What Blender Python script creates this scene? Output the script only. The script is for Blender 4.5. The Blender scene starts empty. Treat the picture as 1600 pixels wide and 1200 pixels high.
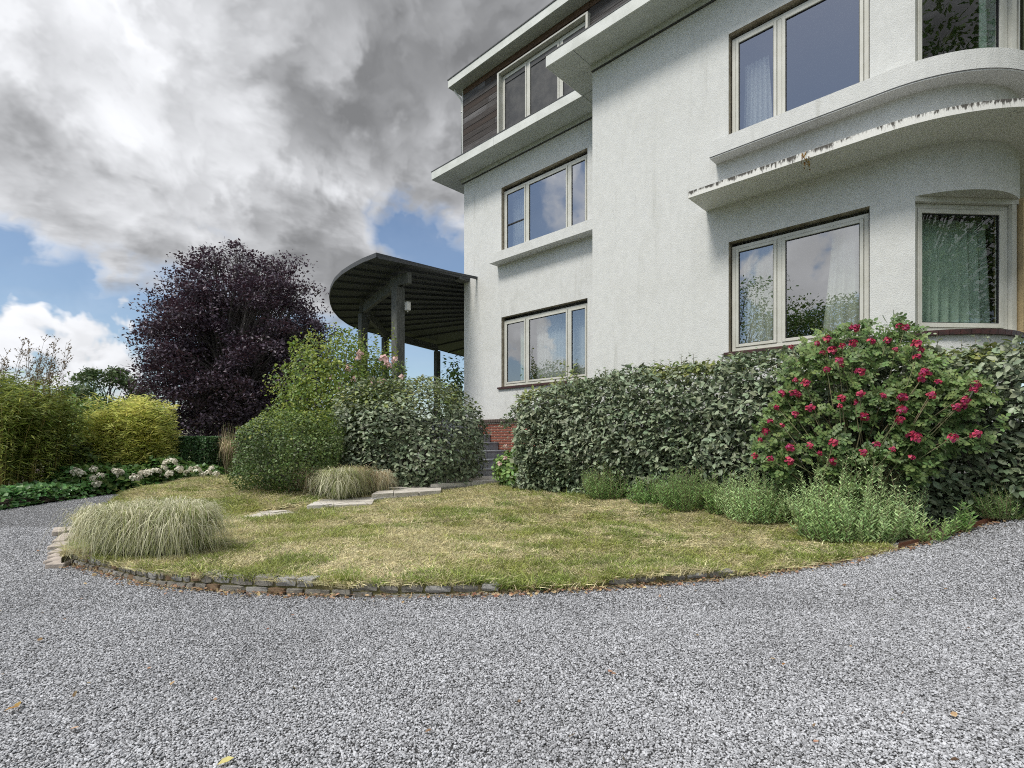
import bpy, bmesh, math, random
import numpy as np
from mathutils import Vector, Matrix
from mathutils.geometry import delaunay_2d_cdt

C = bpy.context.scene.collection
SC = bpy.context.scene
RNG = np.random.default_rng(7)
R_ = random.Random(11)
rad = math.radians

# ------------------------------------------------------------------ camera, world, sun, exposure
CAM_H = 1.05
FPX, HOR, CX = 820.0, 685.0, 800.0          # focal length, horizon row and centre column of the 1600 px frame
cam_d = bpy.data.cameras.new('camera')
cam_d.sensor_width = 36.0
cam_d.lens = FPX / 1600 * 36
cam_d.shift_y = (HOR - 600) / 1600
cam_d.clip_start, cam_d.clip_end = 0.05, 2000
cam = bpy.data.objects.new('camera', cam_d)
C.objects.link(cam)
cam.location = (0, 0, CAM_H)
cam.rotation_euler = (rad(90), 0, 0)
SC.camera = cam
SC.cycles.filter_width = 1.05
SC.cycles.use_denoising = False
SC.cycles.max_bounces, SC.cycles.diffuse_bounces, SC.cycles.glossy_bounces = 6, 3, 3
SC.cycles.transparent_max_bounces = 8

SUN_AZ, SUN_EL = math.atan2(-0.80, -0.60), rad(54)
sun_dir = Vector((math.sin(SUN_AZ) * math.cos(SUN_EL), math.cos(SUN_AZ) * math.cos(SUN_EL), math.sin(SUN_EL)))
sd = bpy.data.lights.new('sun', 'SUN')
sd.energy, sd.angle, sd.color = 1.5, rad(14), (1.0, 0.95, 0.87)
sun = bpy.data.objects.new('sun', sd)
C.objects.link(sun)
sun.rotation_euler = sun_dir.to_track_quat('Z', 'Y').to_euler()
sun.location = (-10, -10, 20)


class S:
    """a node socket with arithmetic"""
    def __init__(s, t, sock): s.t, s.s = t, sock
    def op(s, o, kind, swap=False, clamp=False):
        n = s.t.nodes.new('ShaderNodeMath'); n.operation = kind; n.use_clamp = clamp
        a, b = (o, s) if swap else (s, o)
        for i, q in enumerate((a, b)):
            if q is None: continue
            if isinstance(q, S): s.t.links.new(q.s, n.inputs[i])
            else: n.inputs[i].default_value = q
        return S(s.t, n.outputs[0])
    def __add__(s, o): return s.op(o, 'ADD')
    def __radd__(s, o): return s.op(o, 'ADD', True)
    def __sub__(s, o): return s.op(o, 'SUBTRACT')
    def __rsub__(s, o): return s.op(o, 'SUBTRACT', True)
    def __mul__(s, o): return s.op(o, 'MULTIPLY')
    def __rmul__(s, o): return s.op(o, 'MULTIPLY', True)
    def __truediv__(s, o): return s.op(o, 'DIVIDE')
    def __rtruediv__(s, o): return s.op(o, 'DIVIDE', True)
    def max(s, o): return s.op(o, 'MAXIMUM')
    def min(s, o): return s.op(o, 'MINIMUM')
    def pow(s, o): return s.op(o, 'POWER')
    def exp(s): return s.op(None, 'EXPONENT')
    def clamp(s): return s.op(0.0, 'ADD', clamp=True)
    def smooth(s, a, b, lo=0.0, hi=1.0):
        n = s.t.nodes.new('ShaderNodeMapRange'); n.interpolation_type = 'SMOOTHSTEP'
        s.t.links.new(s.s, n.inputs[0])
        for i, q in enumerate((a, b, lo, hi)): n.inputs[i + 1].default_value = q
        return S(s.t, n.outputs[0])


def noise(t, vec, scale, detail=4, rough=0.55, dist=0.0, out=0):
    n = t.nodes.new('ShaderNodeTexNoise')
    if vec is not None: t.links.new(vec.s if isinstance(vec, S) else vec, n.inputs['Vector'])
    n.inputs['Scale'].default_value, n.inputs['Detail'].default_value = scale, detail
    n.inputs['Roughness'].default_value, n.inputs['Distortion'].default_value = rough, dist
    return S(t, n.outputs[out])


def mixc(t, fac, a, b):
    n = t.nodes.new('ShaderNodeMix'); n.data_type = 'RGBA'
    for i, q in ((0, fac), (6, a), (7, b)):
        if isinstance(q, S): t.links.new(q.s, n.inputs[i])
        elif i == 0: n.inputs[i].default_value = q
        else: n.inputs[i].default_value = (*q[:3], 1)
    return S(t, n.outputs[2])


def combine(t, x, y, z):
    n = t.nodes.new('ShaderNodeCombineXYZ')
    for i, q in enumerate((x, y, z)):
        if isinstance(q, S): t.links.new(q.s, n.inputs[i])
        else: n.inputs[i].default_value = q
    return S(t, n.outputs[0])


SKY_STRENGTH = 0.1
w = bpy.data.worlds.new('World'); SC.world = w; w.use_nodes = True
t = w.node_tree; t.nodes.clear()
sky = t.nodes.new('ShaderNodeTexSky'); sky.sky_type = 'NISHITA'; sky.sun_disc = False
sky.sun_elevation, sky.sun_rotation = SUN_EL, SUN_AZ
sky.air_density, sky.dust_density, sky.ozone_density = 1.0, 0.6, 2.0
tc = t.nodes.new('ShaderNodeTexCoord')
sep = t.nodes.new('ShaderNodeSeparateXYZ'); t.links.new(tc.outputs['Generated'], sep.inputs[0])
dx, dy, dz = (S(t, sep.outputs[i]) for i in range(3))
den = dz.max(0.0) + 0.16
px_, py_ = dx / den, dy / den
pv = combine(t, px_, py_, 0.37)
n1 = noise(t, pv, 1.25, 6, 0.58, 0.25)
big = noise(t, pv, 0.55, 1, 0.5)
ball = noise(t, tc.outputs['Generated'], 5.5, 5, 0.58, 0.2)


def lobe(px, py, k):
    v = Vector(((px - CX) / FPX, 1.0, (HOR - py) / FPX)).normalized()
    d = dx * v.x + dy * v.y + dz * v.z
    return ((d - 1.0) * k).exp()




def puffs(shift):
    """cauliflower shapes: fractal cells in a direction space warped by a noise; shift moves the sample towards the sun"""
    va = t.nodes.new('ShaderNodeVectorMath'); va.operation = 'ADD'; t.links.new(tc.outputs['Generated'], va.inputs[0])
    wv = combine(t, ball * 0.30 + sun_dir.x * shift, n1 * 0.30 + sun_dir.y * shift, ball * -0.24 + sun_dir.z * shift)
    t.links.new(wv.s, va.inputs[1])
    n = t.nodes.new('ShaderNodeTexVoronoi'); n.feature = 'F1'; n.normalize = True
    n.inputs['Scale'].default_value, n.inputs['Detail'].default_value, n.inputs['Roughness'].default_value = 5.5, 2.0, 0.55
    t.links.new(va.outputs[0], n.inputs['Vector'])
    return 1.0 - S(t, n.outputs['Distance'])


puff, puff2 = puffs(0.0), puffs(0.035)
edge = (n1 - 0.5) * 0.30 + (big - 0.5) * 0.14 + (ball - 0.5) * 0.26 + (puff - 0.62) * 0.28
clear = Vector((-0.705, -0.452, 0.545)).normalized()
hole = ((dx * clear.x + dy * clear.y + dz * clear.z - 1.0) * 60).exp()
thin_v = Vector((-0.86, -0.09, 0.52)).normalized()
lit = ((dx * thin_v.x + dy * thin_v.y + dz * thin_v.z - 1.0) * 7).exp()      # bright thin cloud mirrored by the left-wing windows
deck = (dz + edge - lobe(660, 350, 110) * 0.19 - lobe(330, 470, 90) * 0.05 + lobe(470, 370, 160) * 0.07 - hole * 0.55 - lit * 0.21).smooth(0.205, 0.285)       # the cloud deck with its ragged lower edge
cum = Vector((-0.84, -0.48, 0.27)).normalized()
bank = ((dx * cum.x + dy * cum.y + dz * cum.z - 1.0) * 28).exp() + ((dx * -0.98 + dy * -0.04 + dz * 0.16 - 1.0) * 60).exp()      # a bank of cumulus over the garden woods
low = (ball + bank * 0.13 + (puff - 0.62) * 0.40 - dz * 0.30 + lobe(20, 510, 260) * 0.12 + lobe(140, 585, 260) * 0.10 + lobe(700, 390, 500) * 0.10).smooth(0.600, 0.665)   # small cumulus near the horizon
veil = (0.05 + (n1 - 0.47).max(0.0) * 0.6)
cover = (deck.max(low * (0.40 - dz).smooth(-0.02, 0.10)).max(veil)).clamp()
thick = ((n1 - 0.46) * 2.4 + (ball - 0.5) * 2.0 - (puff - 0.62) * 0.7 + lobe(580, 110, 15) * 0.75 + lobe(90, 310, 60) * 0.30 + lobe(470, 350, 60) * 0.30
         - lobe(60, 60, 14) * 0.34 - lobe(270, 140, 60) * 0.45 + lobe(30, 190, 120) * 0.20 + lobe(120, 300, 90) * 0.30 - lit * 0.62).smooth(-0.15, 0.95)
relief = ((puff2 - puff) * 4.0 + (ball - 0.5) * -0.9).max(-0.9).min(0.9)
bright = ((1.0 - thick) * 0.265 + 0.125 + relief * -0.16 * (1.0 - thick * 0.55) + (1.0 - deck) * 0.10).max(0.10).min(0.43)
lowb = (ball + (puff - 0.62) * 0.4 - 0.47).smooth(-0.03, 0.14) * 0.16 + 0.24 + (puff2 - puff) * -0.5
deckm = deck.smooth(0.0, 0.5)
glow = ((dx * sun_dir.x + dy * sun_dir.y + dz * sun_dir.z - 1.0) * 2.2).exp() * 0.7 + 0.95   # clouds scatter forward round the sun
lum = (bright * deckm + lowb * (1.0 - deckm)) * glow
cloudc = combine(t, lum * 9.75, lum * 9.9, lum * 10.25)
thin = t.nodes.new('ShaderNodeVectorMath'); thin.operation = 'SCALE'; thin.inputs['Scale'].default_value = 0.62
t.links.new(sky.outputs[0], thin.inputs[0])
skyc = mixc(t, cover, S(t, thin.outputs[0]), cloudc)
bg = t.nodes.new('ShaderNodeBackground'); bg.inputs[1].default_value = SKY_STRENGTH
t.links.new(skyc.s, bg.inputs[0])
wo = t.nodes.new('ShaderNodeOutputWorld'); t.links.new(bg.outputs[0], wo.inputs[0])

vs = SC.view_settings
vs.view_transform, vs.look, vs.gamma, vs.exposure, vs.use_curve_mapping = 'Standard', 'None', 1, 1.08, False

# ------------------------------------------------------------------ materials
def mat(name, base, rough=0.8, var=None, vscale=6.0, bump=0.0, bscale=40.0, island=0.0, spec=0.4, metal=0.0,
        transl=0.0, tcol=None, coords='Object', stretch=None, bdist=0.01, detail=5, inst=0.0):
    """base/var: two colours mixed by a noise; island: per-piece colour spread; transl: share of translucent light"""
    m = bpy.data.materials.new(name); m.use_nodes = True
    t = m.node_tree; t.nodes.clear()
    o = t.nodes.new('ShaderNodeOutputMaterial'); b = t.nodes.new('ShaderNodeBsdfPrincipled')
    b.inputs['Roughness'].default_value = rough; b.inputs['Metallic'].default_value = metal
    b.inputs['Specular IOR Level'].default_value = spec
    tc = t.nodes.new('ShaderNodeTexCoord'); g = t.nodes.new('ShaderNodeNewGeometry')
    vec = S(t, tc.outputs['Object'] if coords == 'Object' else g.outputs['Position'])
    if stretch:
        mp = t.nodes.new('ShaderNodeMapping'); t.links.new(vec.s, mp.inputs[0]); mp.inputs['Scale'].default_value = stretch
        vec = S(t, mp.outputs[0])
    col = None
    if var is not None:
        f = noise(t, vec, vscale, detail, 0.6).smooth(0.3, 0.7)
        col = mixc(t, f, base, var)
    if island:
        r = S(t, g.outputs['Random Per Island'])
        hs = t.nodes.new('ShaderNodeHueSaturation')
        t.links.new((r * (2 * island) + (1 - island)).s, hs.inputs['Value'])
        t.links.new((r * 7.13).op(1.0, 'FRACT').op(island * 0.12, 'MULTIPLY').op(0.5 - island * 0.06, 'ADD').s, hs.inputs['Hue'])
        if col is not None: t.links.new(col.s, hs.inputs['Color'])
        else: hs.inputs['Color'].default_value = (*base, 1)
        col = S(t, hs.outputs[0])
    if inst:
        oi = t.nodes.new('ShaderNodeObjectInfo')
        hs = t.nodes.new('ShaderNodeHueSaturation'); t.links.new((S(t, oi.outputs['Random']) * (2 * inst) + (1 - inst)).s, hs.inputs['Value'])
        t.links.new(col.s, hs.inputs['Color']); col = S(t, hs.outputs[0])
    if col is not None: t.links.new(col.s, b.inputs['Base Color'])
    else: b.inputs['Base Color'].default_value = (*base, 1)
    if bump:
        bn = noise(t, vec, bscale, 4, 0.6)
        bp = t.nodes.new('ShaderNodeBump'); bp.inputs['Strength'].default_value = bump; bp.inputs['Distance'].default_value = bdist
        t.links.new(bn.s, bp.inputs['Height']); t.links.new(bp.outputs[0], b.inputs['Normal'])
    last = b.outputs[0]
    if transl:
        tr = t.nodes.new('ShaderNodeBsdfTranslucent')
        if col is not None and tcol is None: t.links.new(col.s, tr.inputs[0])
        else: tr.inputs[0].default_value = (*(tcol or base), 1)
        mx = t.nodes.new('ShaderNodeMixShader'); mx.inputs[0].default_value = transl
        t.links.new(last, mx.inputs[1]); t.links.new(tr.outputs[0], mx.inputs[2]); last = mx.outputs[0]
    t.links.new(last, o.inputs[0])
    return m


def nodes_of(m):
    t = m.node_tree
    return t, next(n for n in t.nodes if n.type == 'BSDF_PRINCIPLED')


M = {}
M['stucco'] = mat('white stucco', (0.66, 0.67, 0.66), 0.9, (0.61, 0.62, 0.612), 9, 0.55, 75, spec=0.2, bdist=0.012)
def rain_streaks(m):
    """rain streaks and faint grime on the painted render"""
    t, b = nodes_of(m)
    src = b.inputs['Base Color'].links[0].from_socket
    tc = t.nodes.new('ShaderNodeTexCoord'); mp = t.nodes.new('ShaderNodeMapping'); t.links.new(tc.outputs['Object'], mp.inputs[0]); mp.inputs['Scale'].default_value = (7, 7, 0.45)
    k = noise(t, mp.outputs[0], 1.0, 6, 0.65).smooth(0.52, 0.78) * noise(t, tc.outputs['Object'], 0.7, 3).smooth(0.35, 0.65)
    g = noise(t, tc.outputs['Object'], 1.1, 6, 0.7).smooth(0.45, 0.75)
    c1 = mixc(t, k * 0.50, S(t, src), (0.36, 0.36, 0.32)); c2 = mixc(t, g * 0.22, c1, (0.42, 0.42, 0.38))
    t.links.new(c2.s, b.inputs['Base Color'])


rain_streaks(M['stucco'])
M['soffit'] = mat('painted soffit', (0.52, 0.55, 0.53), 0.7, (0.45, 0.48, 0.46), 2.2, 0.1, 60, spec=0.3)
M['fascia'] = mat('white fascia paint', (0.66, 0.68, 0.66), 0.6, (0.54, 0.56, 0.53), 3.0, 0.1, 90, spec=0.35)
M['trim_dark'] = mat('dark roof trim', (0.035, 0.037, 0.04), 0.5, (0.07, 0.07, 0.07), 5)
M['reveal'] = mat('weathered reveal', (0.46, 0.42, 0.34), 0.9, (0.26, 0.22, 0.17), 9, 0.6, 70)
M['frame'] = mat('window frame paint', (0.58, 0.58, 0.54), 0.45, (0.50, 0.50, 0.45), 4, 0.05, 80)
M['gasket'] = mat('black rubber gasket', (0.015, 0.015, 0.018), 0.6)
M['ply'] = mat('interior plaster', (0.30, 0.30, 0.28), 0.9)
M['curtain'] = mat('pale curtain cloth', (0.78, 0.80, 0.72), 0.9, (0.70, 0.73, 0.64), 6, transl=0.25)
M['curtain_green'] = mat('mint curtain cloth', (0.58, 0.69, 0.61), 0.9, (0.50, 0.62, 0.54), 6, transl=0.2)
M['voile'] = mat('white net curtain cloth', (0.75, 0.77, 0.78), 0.9, transl=0.4)
M['sill'] = mat('dark glazed sill brick', (0.030, 0.021, 0.020), 0.5, (0.075, 0.034, 0.028), 14, 0.3, 50, island=0.4)
M['brick'] = mat('red brick', (0.30, 0.095, 0.055), 0.85, (0.20, 0.07, 0.05), 18, 0.5, 60)
M['mortar'] = mat('pale mortar', (0.62, 0.57, 0.50), 0.95, (0.52, 0.48, 0.42), 20, 0.4, 90)
M['bluestone'] = mat('bluestone', (0.20, 0.22, 0.25), 0.7, (0.29, 0.305, 0.33), 5, 0.3, 60)
M['flag'] = mat('pale flagstone', (0.60, 0.57, 0.51), 0.85, (0.42, 0.39, 0.35), 7, 0.5, 40)
M['flag2'] = mat('grey flagstone', (0.47, 0.455, 0.43), 0.85, (0.60, 0.57, 0.52), 8, 0.5, 40)
M['edge1'] = mat('grey edging stone', (0.38, 0.36, 0.32), 0.9, (0.19, 0.18, 0.16), 22, 0.9, 50)
M['edge2'] = mat('brown edging stone', (0.33, 0.21, 0.12), 0.9, (0.18, 0.14, 0.10), 20, 0.9, 50)
M['edge3'] = mat('bluish edging stone', (0.33, 0.34, 0.35), 0.9, (0.48, 0.46, 0.42), 20, 0.9, 50)
M['slate'] = mat('pale pinkish slab', (0.50, 0.44, 0.39), 0.9, (0.33, 0.29, 0.26), 14, 0.7, 40)
M['rust'] = mat('rusty steel', (0.085, 0.035, 0.02), 0.85, (0.15, 0.06, 0.03), 20, 0.5, 80)
M['soil'] = mat('dark soil', (0.045, 0.033, 0.024), 1.0, (0.10, 0.075, 0.055), 9, 1.0, 30, bdist=0.03)
M['lawn'] = mat('dry lawn', (0.25, 0.21, 0.11), 1.0, (0.13, 0.13, 0.05), 2.3, 1.0, 60, coords='W', bdist=0.02, detail=8)
M['ground'] = mat('rough grass', (0.07, 0.10, 0.03), 1.0, (0.11, 0.11, 0.045), 0.4, 1.0, 4, coords='W')
M['wood_dark'] = mat('dark stained timber', (0.042, 0.048, 0.056), 0.7, (0.075, 0.078, 0.082), 7, 0.4, 40, stretch=(1, 8, 8))
M['wood_post'] = mat('weathered grey timber', (0.14, 0.145, 0.135), 0.85, (0.06, 0.065, 0.06), 9, 0.6, 40, stretch=(9, 9, 0.8))
M['pipe'] = mat('white pipe', (0.66, 0.67, 0.66), 0.5)
M['bark'] = mat('grey bark', (0.17, 0.155, 0.15), 0.95, (0.09, 0.08, 0.075), 5, 0.8, 20)
M['twig'] = mat('dry twig', (0.22, 0.17, 0.11), 0.95, (0.15, 0.11, 0.07), 12)
M['culm'] = mat('bamboo cane', (0.36, 0.27, 0.09), 0.6, (0.22, 0.20, 0.07), 5)
M['stem'] = mat('green stem', (0.13, 0.16, 0.07), 0.8, (0.17, 0.13, 0.08), 12)
M['metal_white'] = mat('off white box', (0.62, 0.62, 0.60), 0.6)
M['tan'] = mat('raw yellow render', (0.46, 0.36, 0.20), 0.95, (0.36, 0.28, 0.16), 9, 0.6, 50)


def leafm(name, a, b, transl=0.3, rough=0.45, isl=0.35, spec=0.4, tcol=None, vs=1.2, inst=0.0):
    return mat(name, a, rough, b, vs, island=isl, transl=transl, spec=spec, tcol=tcol, coords='W', inst=inst)


M['l_elae'] = leafm('silvery evergreen leaf', (0.155, 0.205, 0.115), (0.24, 0.285, 0.19), 0.18, 0.45, 0.6, 0.5)
M['l_elae_y'] = leafm('fresh hedge leaf', (0.20, 0.26, 0.075), (0.26, 0.29, 0.10), 0.3, 0.4, 0.4)
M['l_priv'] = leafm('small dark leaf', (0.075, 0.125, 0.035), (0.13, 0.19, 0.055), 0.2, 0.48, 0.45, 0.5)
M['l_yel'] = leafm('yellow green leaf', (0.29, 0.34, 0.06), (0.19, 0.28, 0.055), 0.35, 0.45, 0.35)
M['l_rose'] = leafm('rose leaf', (0.095, 0.165, 0.055), (0.20, 0.285, 0.095), 0.28, 0.5, 0.4, 0.5)
M['l_beech'] = leafm('purple beech leaf', (0.062, 0.050, 0.074), (0.115, 0.085, 0.115), 0.22, 0.5, 0.5, 0.4, (0.06, 0.024, 0.034))
M['l_bamboo'] = leafm('bamboo leaf', (0.38, 0.42, 0.09), (0.25, 0.33, 0.075), 0.35, 0.5, 0.4)
M['l_bamboo_d'] = leafm('green bamboo leaf', (0.12, 0.20, 0.06), (0.26, 0.30, 0.08), 0.35, 0.5, 0.4, vs=0.7)
M['l_gold'] = leafm('golden bamboo leaf', (0.78, 0.76, 0.24), (0.58, 0.62, 0.18), 0.4, 0.5, 0.35)
M['l_green'] = leafm('mid green leaf', (0.11, 0.20, 0.05), (0.17, 0.26, 0.07), 0.3, 0.5, 0.4)
M['l_ivy'] = leafm('ivy leaf', (0.07, 0.17, 0.045), (0.11, 0.23, 0.065), 0.2, 0.35, 0.4, 0.5)
M['l_box'] = leafm('dark clipped leaf', (0.06, 0.13, 0.05), (0.09, 0.17, 0.06), 0.2, 0.4, 0.4)
M['l_sage'] = leafm('sage green leaf', (0.44, 0.64, 0.27), (0.55, 0.72, 0.36), 0.4, 0.6, 0.35)
M['l_nep'] = leafm('soft green leaf', (0.24, 0.42, 0.13), (0.32, 0.47, 0.17), 0.35, 0.6, 0.35)
M['l_far'] = leafm('distant tree leaf', (0.06, 0.11, 0.04), (0.10, 0.14, 0.05), 0.25, 0.5, 0.4)
M['g_dry'] = leafm('straw blade', (0.70, 0.64, 0.42), (0.50, 0.46, 0.25), 0.3, 0.7, 0.3, inst=0.58)
M['g_green'] = leafm('grass blade', (0.22, 0.29, 0.07), (0.33, 0.35, 0.10), 0.35, 0.6, 0.3, inst=0.58)
M['g_orn'] = leafm('pale arching blade', (0.78, 0.75, 0.58), (0.55, 0.55, 0.36), 0.3, 0.6, 0.4)
M['g_orn_d'] = leafm('green arching blade', (0.21, 0.26, 0.09), (0.32, 0.34, 0.14), 0.3, 0.6, 0.4)
M['g_orn_b'] = leafm('tan arching blade', (0.48, 0.37, 0.23), (0.58, 0.50, 0.34), 0.3, 0.6, 0.4)
M['p_red'] = leafm('crimson petal', (0.50, 0.060, 0.15), (0.38, 0.030, 0.09), 0.2, 0.5, 0.35, vs=8)
M['p_pink'] = leafm('pale pink petal', (0.75, 0.50, 0.50), (0.80, 0.62, 0.58), 0.3, 0.6, 0.15, vs=8)
M['p_white'] = leafm('white petal', (0.78, 0.76, 0.66), (0.70, 0.66, 0.55), 0.3, 0.6, 0.15, vs=8)
M['litter'] = leafm('dead leaf', (0.26, 0.13, 0.065), (0.50, 0.38, 0.24), 0.2, 0.8, 0.5, vs=26)
M['leaf_yellow'] = leafm('yellowed leaf', (0.60, 0.56, 0.22), (0.50, 0.44, 0.16), 0.2, 0.6, 0.1, vs=20)
M['leaf_brown'] = leafm('brown leaf', (0.28, 0.13, 0.04), (0.34, 0.22, 0.06), 0.2, 0.7, 0.2, vs=20)


def gravel_mat(stones):
    m = mat('gravel stone' if stones else 'gravel bed', (0.3, 0.3, 0.3), 0.85)
    t, b = nodes_of(m)
    if stones:
        oi = t.nodes.new('ShaderNodeObjectInfo')
        r = S(t, oi.outputs['Random'])
        tc = t.nodes.new('ShaderNodeTexCoord')
        f = noise(t, tc.outputs['Object'], 1.2, 3)
        ge = t.nodes.new('ShaderNodeNewGeometry')
        dirt = noise(t, ge.outputs['Position'], 0.9, 4, 0.6).smooth(0.35, 0.75)
        lum = (r.pow(1.1) * 0.40 + 0.215 + (f - 0.5) * 0.16) * (1.0 - dirt * 0.22)
        t.links.new(combine(t, lum * 0.97, lum * 0.99, lum * 1.05).s, b.inputs['Base Color'])
    else:
        g = t.nodes.new('ShaderNodeNewGeometry')
        v = t.nodes.new('ShaderNodeTexVoronoi'); v.inputs['Scale'].default_value = 105
        t.links.new(g.outputs['Position'], v.inputs['Vector'])
        sp = t.nodes.new('ShaderNodeSeparateColor'); t.links.new(v.outputs['Color'], sp.inputs[0])
        gapm = S(t, v.outputs['Distance']).smooth(0.25, 0.58, 1.0, 0.10)
        lum = (S(t, sp.outputs[0]) * 0.32 + 0.27) * gapm
        t.links.new(combine(t, lum * 0.98, lum * 0.99, lum * 1.04).s, b.inputs['Base Color'])
        bp = t.nodes.new('ShaderNodeBump'); bp.inputs['Strength'].default_value = 1.0; bp.inputs['Distance'].default_value = 0.012
        t.links.new((1.0 - S(t, v.outputs['Distance'])).s, bp.inputs['Height']); t.links.new(bp.outputs[0], b.inputs['Normal'])
    return m


M['gravel_stone'], M['gravel_bed'] = gravel_mat(True), gravel_mat(False)


def weathered_mat():
    """white concrete edge with black weather streaks running down from its upper arris"""
    m = mat('weathered white concrete', (0.7, 0.7, 0.68), 0.9)
    t, b = nodes_of(m)
    tc = t.nodes.new('ShaderNodeTexCoord')
    mp = t.nodes.new('ShaderNodeMapping'); t.links.new(tc.outputs['Object'], mp.inputs[0]); mp.inputs['Scale'].default_value = (34, 34, 9)
    a = noise(t, mp.outputs[0], 1.0, 6, 0.65)
    c = noise(t, tc.outputs['Object'], 1.6, 3)
    sp = t.nodes.new('ShaderNodeSeparateXYZ'); t.links.new(tc.outputs['Object'], sp.inputs[0])
    top = S(t, sp.outputs[2]).smooth(3.345, 3.425)
    k = (a + (c - 0.5) * 0.35 + (top - 0.5) * 0.22).smooth(0.50, 0.66)
    t.links.new(mixc(t, k, (0.72, 0.72, 0.69), (0.085, 0.08, 0.072)).s, b.inputs['Base Color'])
    bp = t.nodes.new('ShaderNodeBump'); bp.inputs['Strength'].default_value = 0.6; bp.inputs['Distance'].default_value = 0.01
    t.links.new(a.s, bp.inputs['Height']); t.links.new(bp.outputs[0], b.inputs['Normal'])
    return m


M['canopy_edge'] = weathered_mat()


def plank_mat(name, a, b2):
    m = mat(name, a, 0.85, b2, 1.0, 0.5, 1.0)
    return m


M['planks'] = [mat('weathered board %d' % i, c, 0.85, d, 6, 0.8, 22, stretch=(0.35, 6, 14), bdist=0.006) for i, (c, d) in enumerate((
    ((0.075, 0.064, 0.060), (0.016, 0.014, 0.014)), ((0.125, 0.118, 0.118), (0.026, 0.023, 0.023)),
    ((0.060, 0.042, 0.034), (0.024, 0.018, 0.016)), ((0.17, 0.165, 0.17), (0.040, 0.036, 0.036))))]
M['plank_brown'] = mat('brown board', (0.13, 0.075, 0.045), 0.85, (0.07, 0.045, 0.035), 9, 0.6, 22, stretch=(0.5, 6, 9))


def glass_mat(name, ior, tint):
    m = bpy.data.materials.new(name); m.use_nodes = True
    t = m.node_tree; t.nodes.clear()
    o = t.nodes.new('ShaderNodeOutputMaterial'); g = t.nodes.new('ShaderNodeBsdfGlossy'); g.inputs['Roughness'].default_value = 0.0
    tr = t.nodes.new('ShaderNodeBsdfTransparent'); tr.inputs[0].default_value = (*tint, 1)
    fr = t.nodes.new('ShaderNodeFresnel'); fr.inputs[0].default_value = ior
    tc = t.nodes.new('ShaderNodeTexCoord')
    nz = noise(t, tc.outputs['Object'], 1.7, 1)
    bp = t.nodes.new('ShaderNodeBump'); bp.inputs['Strength'].default_value = 0.06; bp.inputs['Distance'].default_value = 0.02
    t.links.new(nz.s, bp.inputs['Height']); t.links.new(bp.outputs[0], g.inputs['Normal'])
    mx = t.nodes.new('ShaderNodeMixShader')
    ge = t.nodes.new('ShaderNodeNewGeometry')
    t.links.new((S(t, fr.outputs[0]) * (1.0 - S(t, ge.outputs['Backfacing']))).s, mx.inputs[0]); t.links.new(tr.outputs[0], mx.inputs[1]); t.links.new(g.outputs[0], mx.inputs[2])
    t.links.new(mx.outputs[0], o.inputs[0])
    return m


M['glass'] = glass_mat('coated window glass', 3.9, (0.93, 0.95, 0.94))
M['glass_bright'] = glass_mat('reflective window glass', 5.2, (0.93, 0.95, 0.94))
M['glass_clear'] = glass_mat('clear window glass', 1.85, (0.93, 0.96, 0.94))


# ------------------------------------------------------------------ builders
def tag(o, label=None, cat=None, group=None, kind=None):
    if label: o['label'] = label
    if cat: o['category'] = cat
    if group: o['group'] = group
    if kind: o['kind'] = kind
    return o


def link(name, me, parent=None, loc=(0, 0, 0), rotz=0.0):
    o = bpy.data.objects.new(name, me); C.objects.link(o)
    o.parent = parent; o.location = loc; o.rotation_euler = (0, 0, rotz)
    return o


def empty(name, loc=(0, 0, 0), rotz=0.0, parent=None):
    o = link(name, None, parent, loc, rotz); o.empty_display_size = 0.1
    return o


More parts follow.
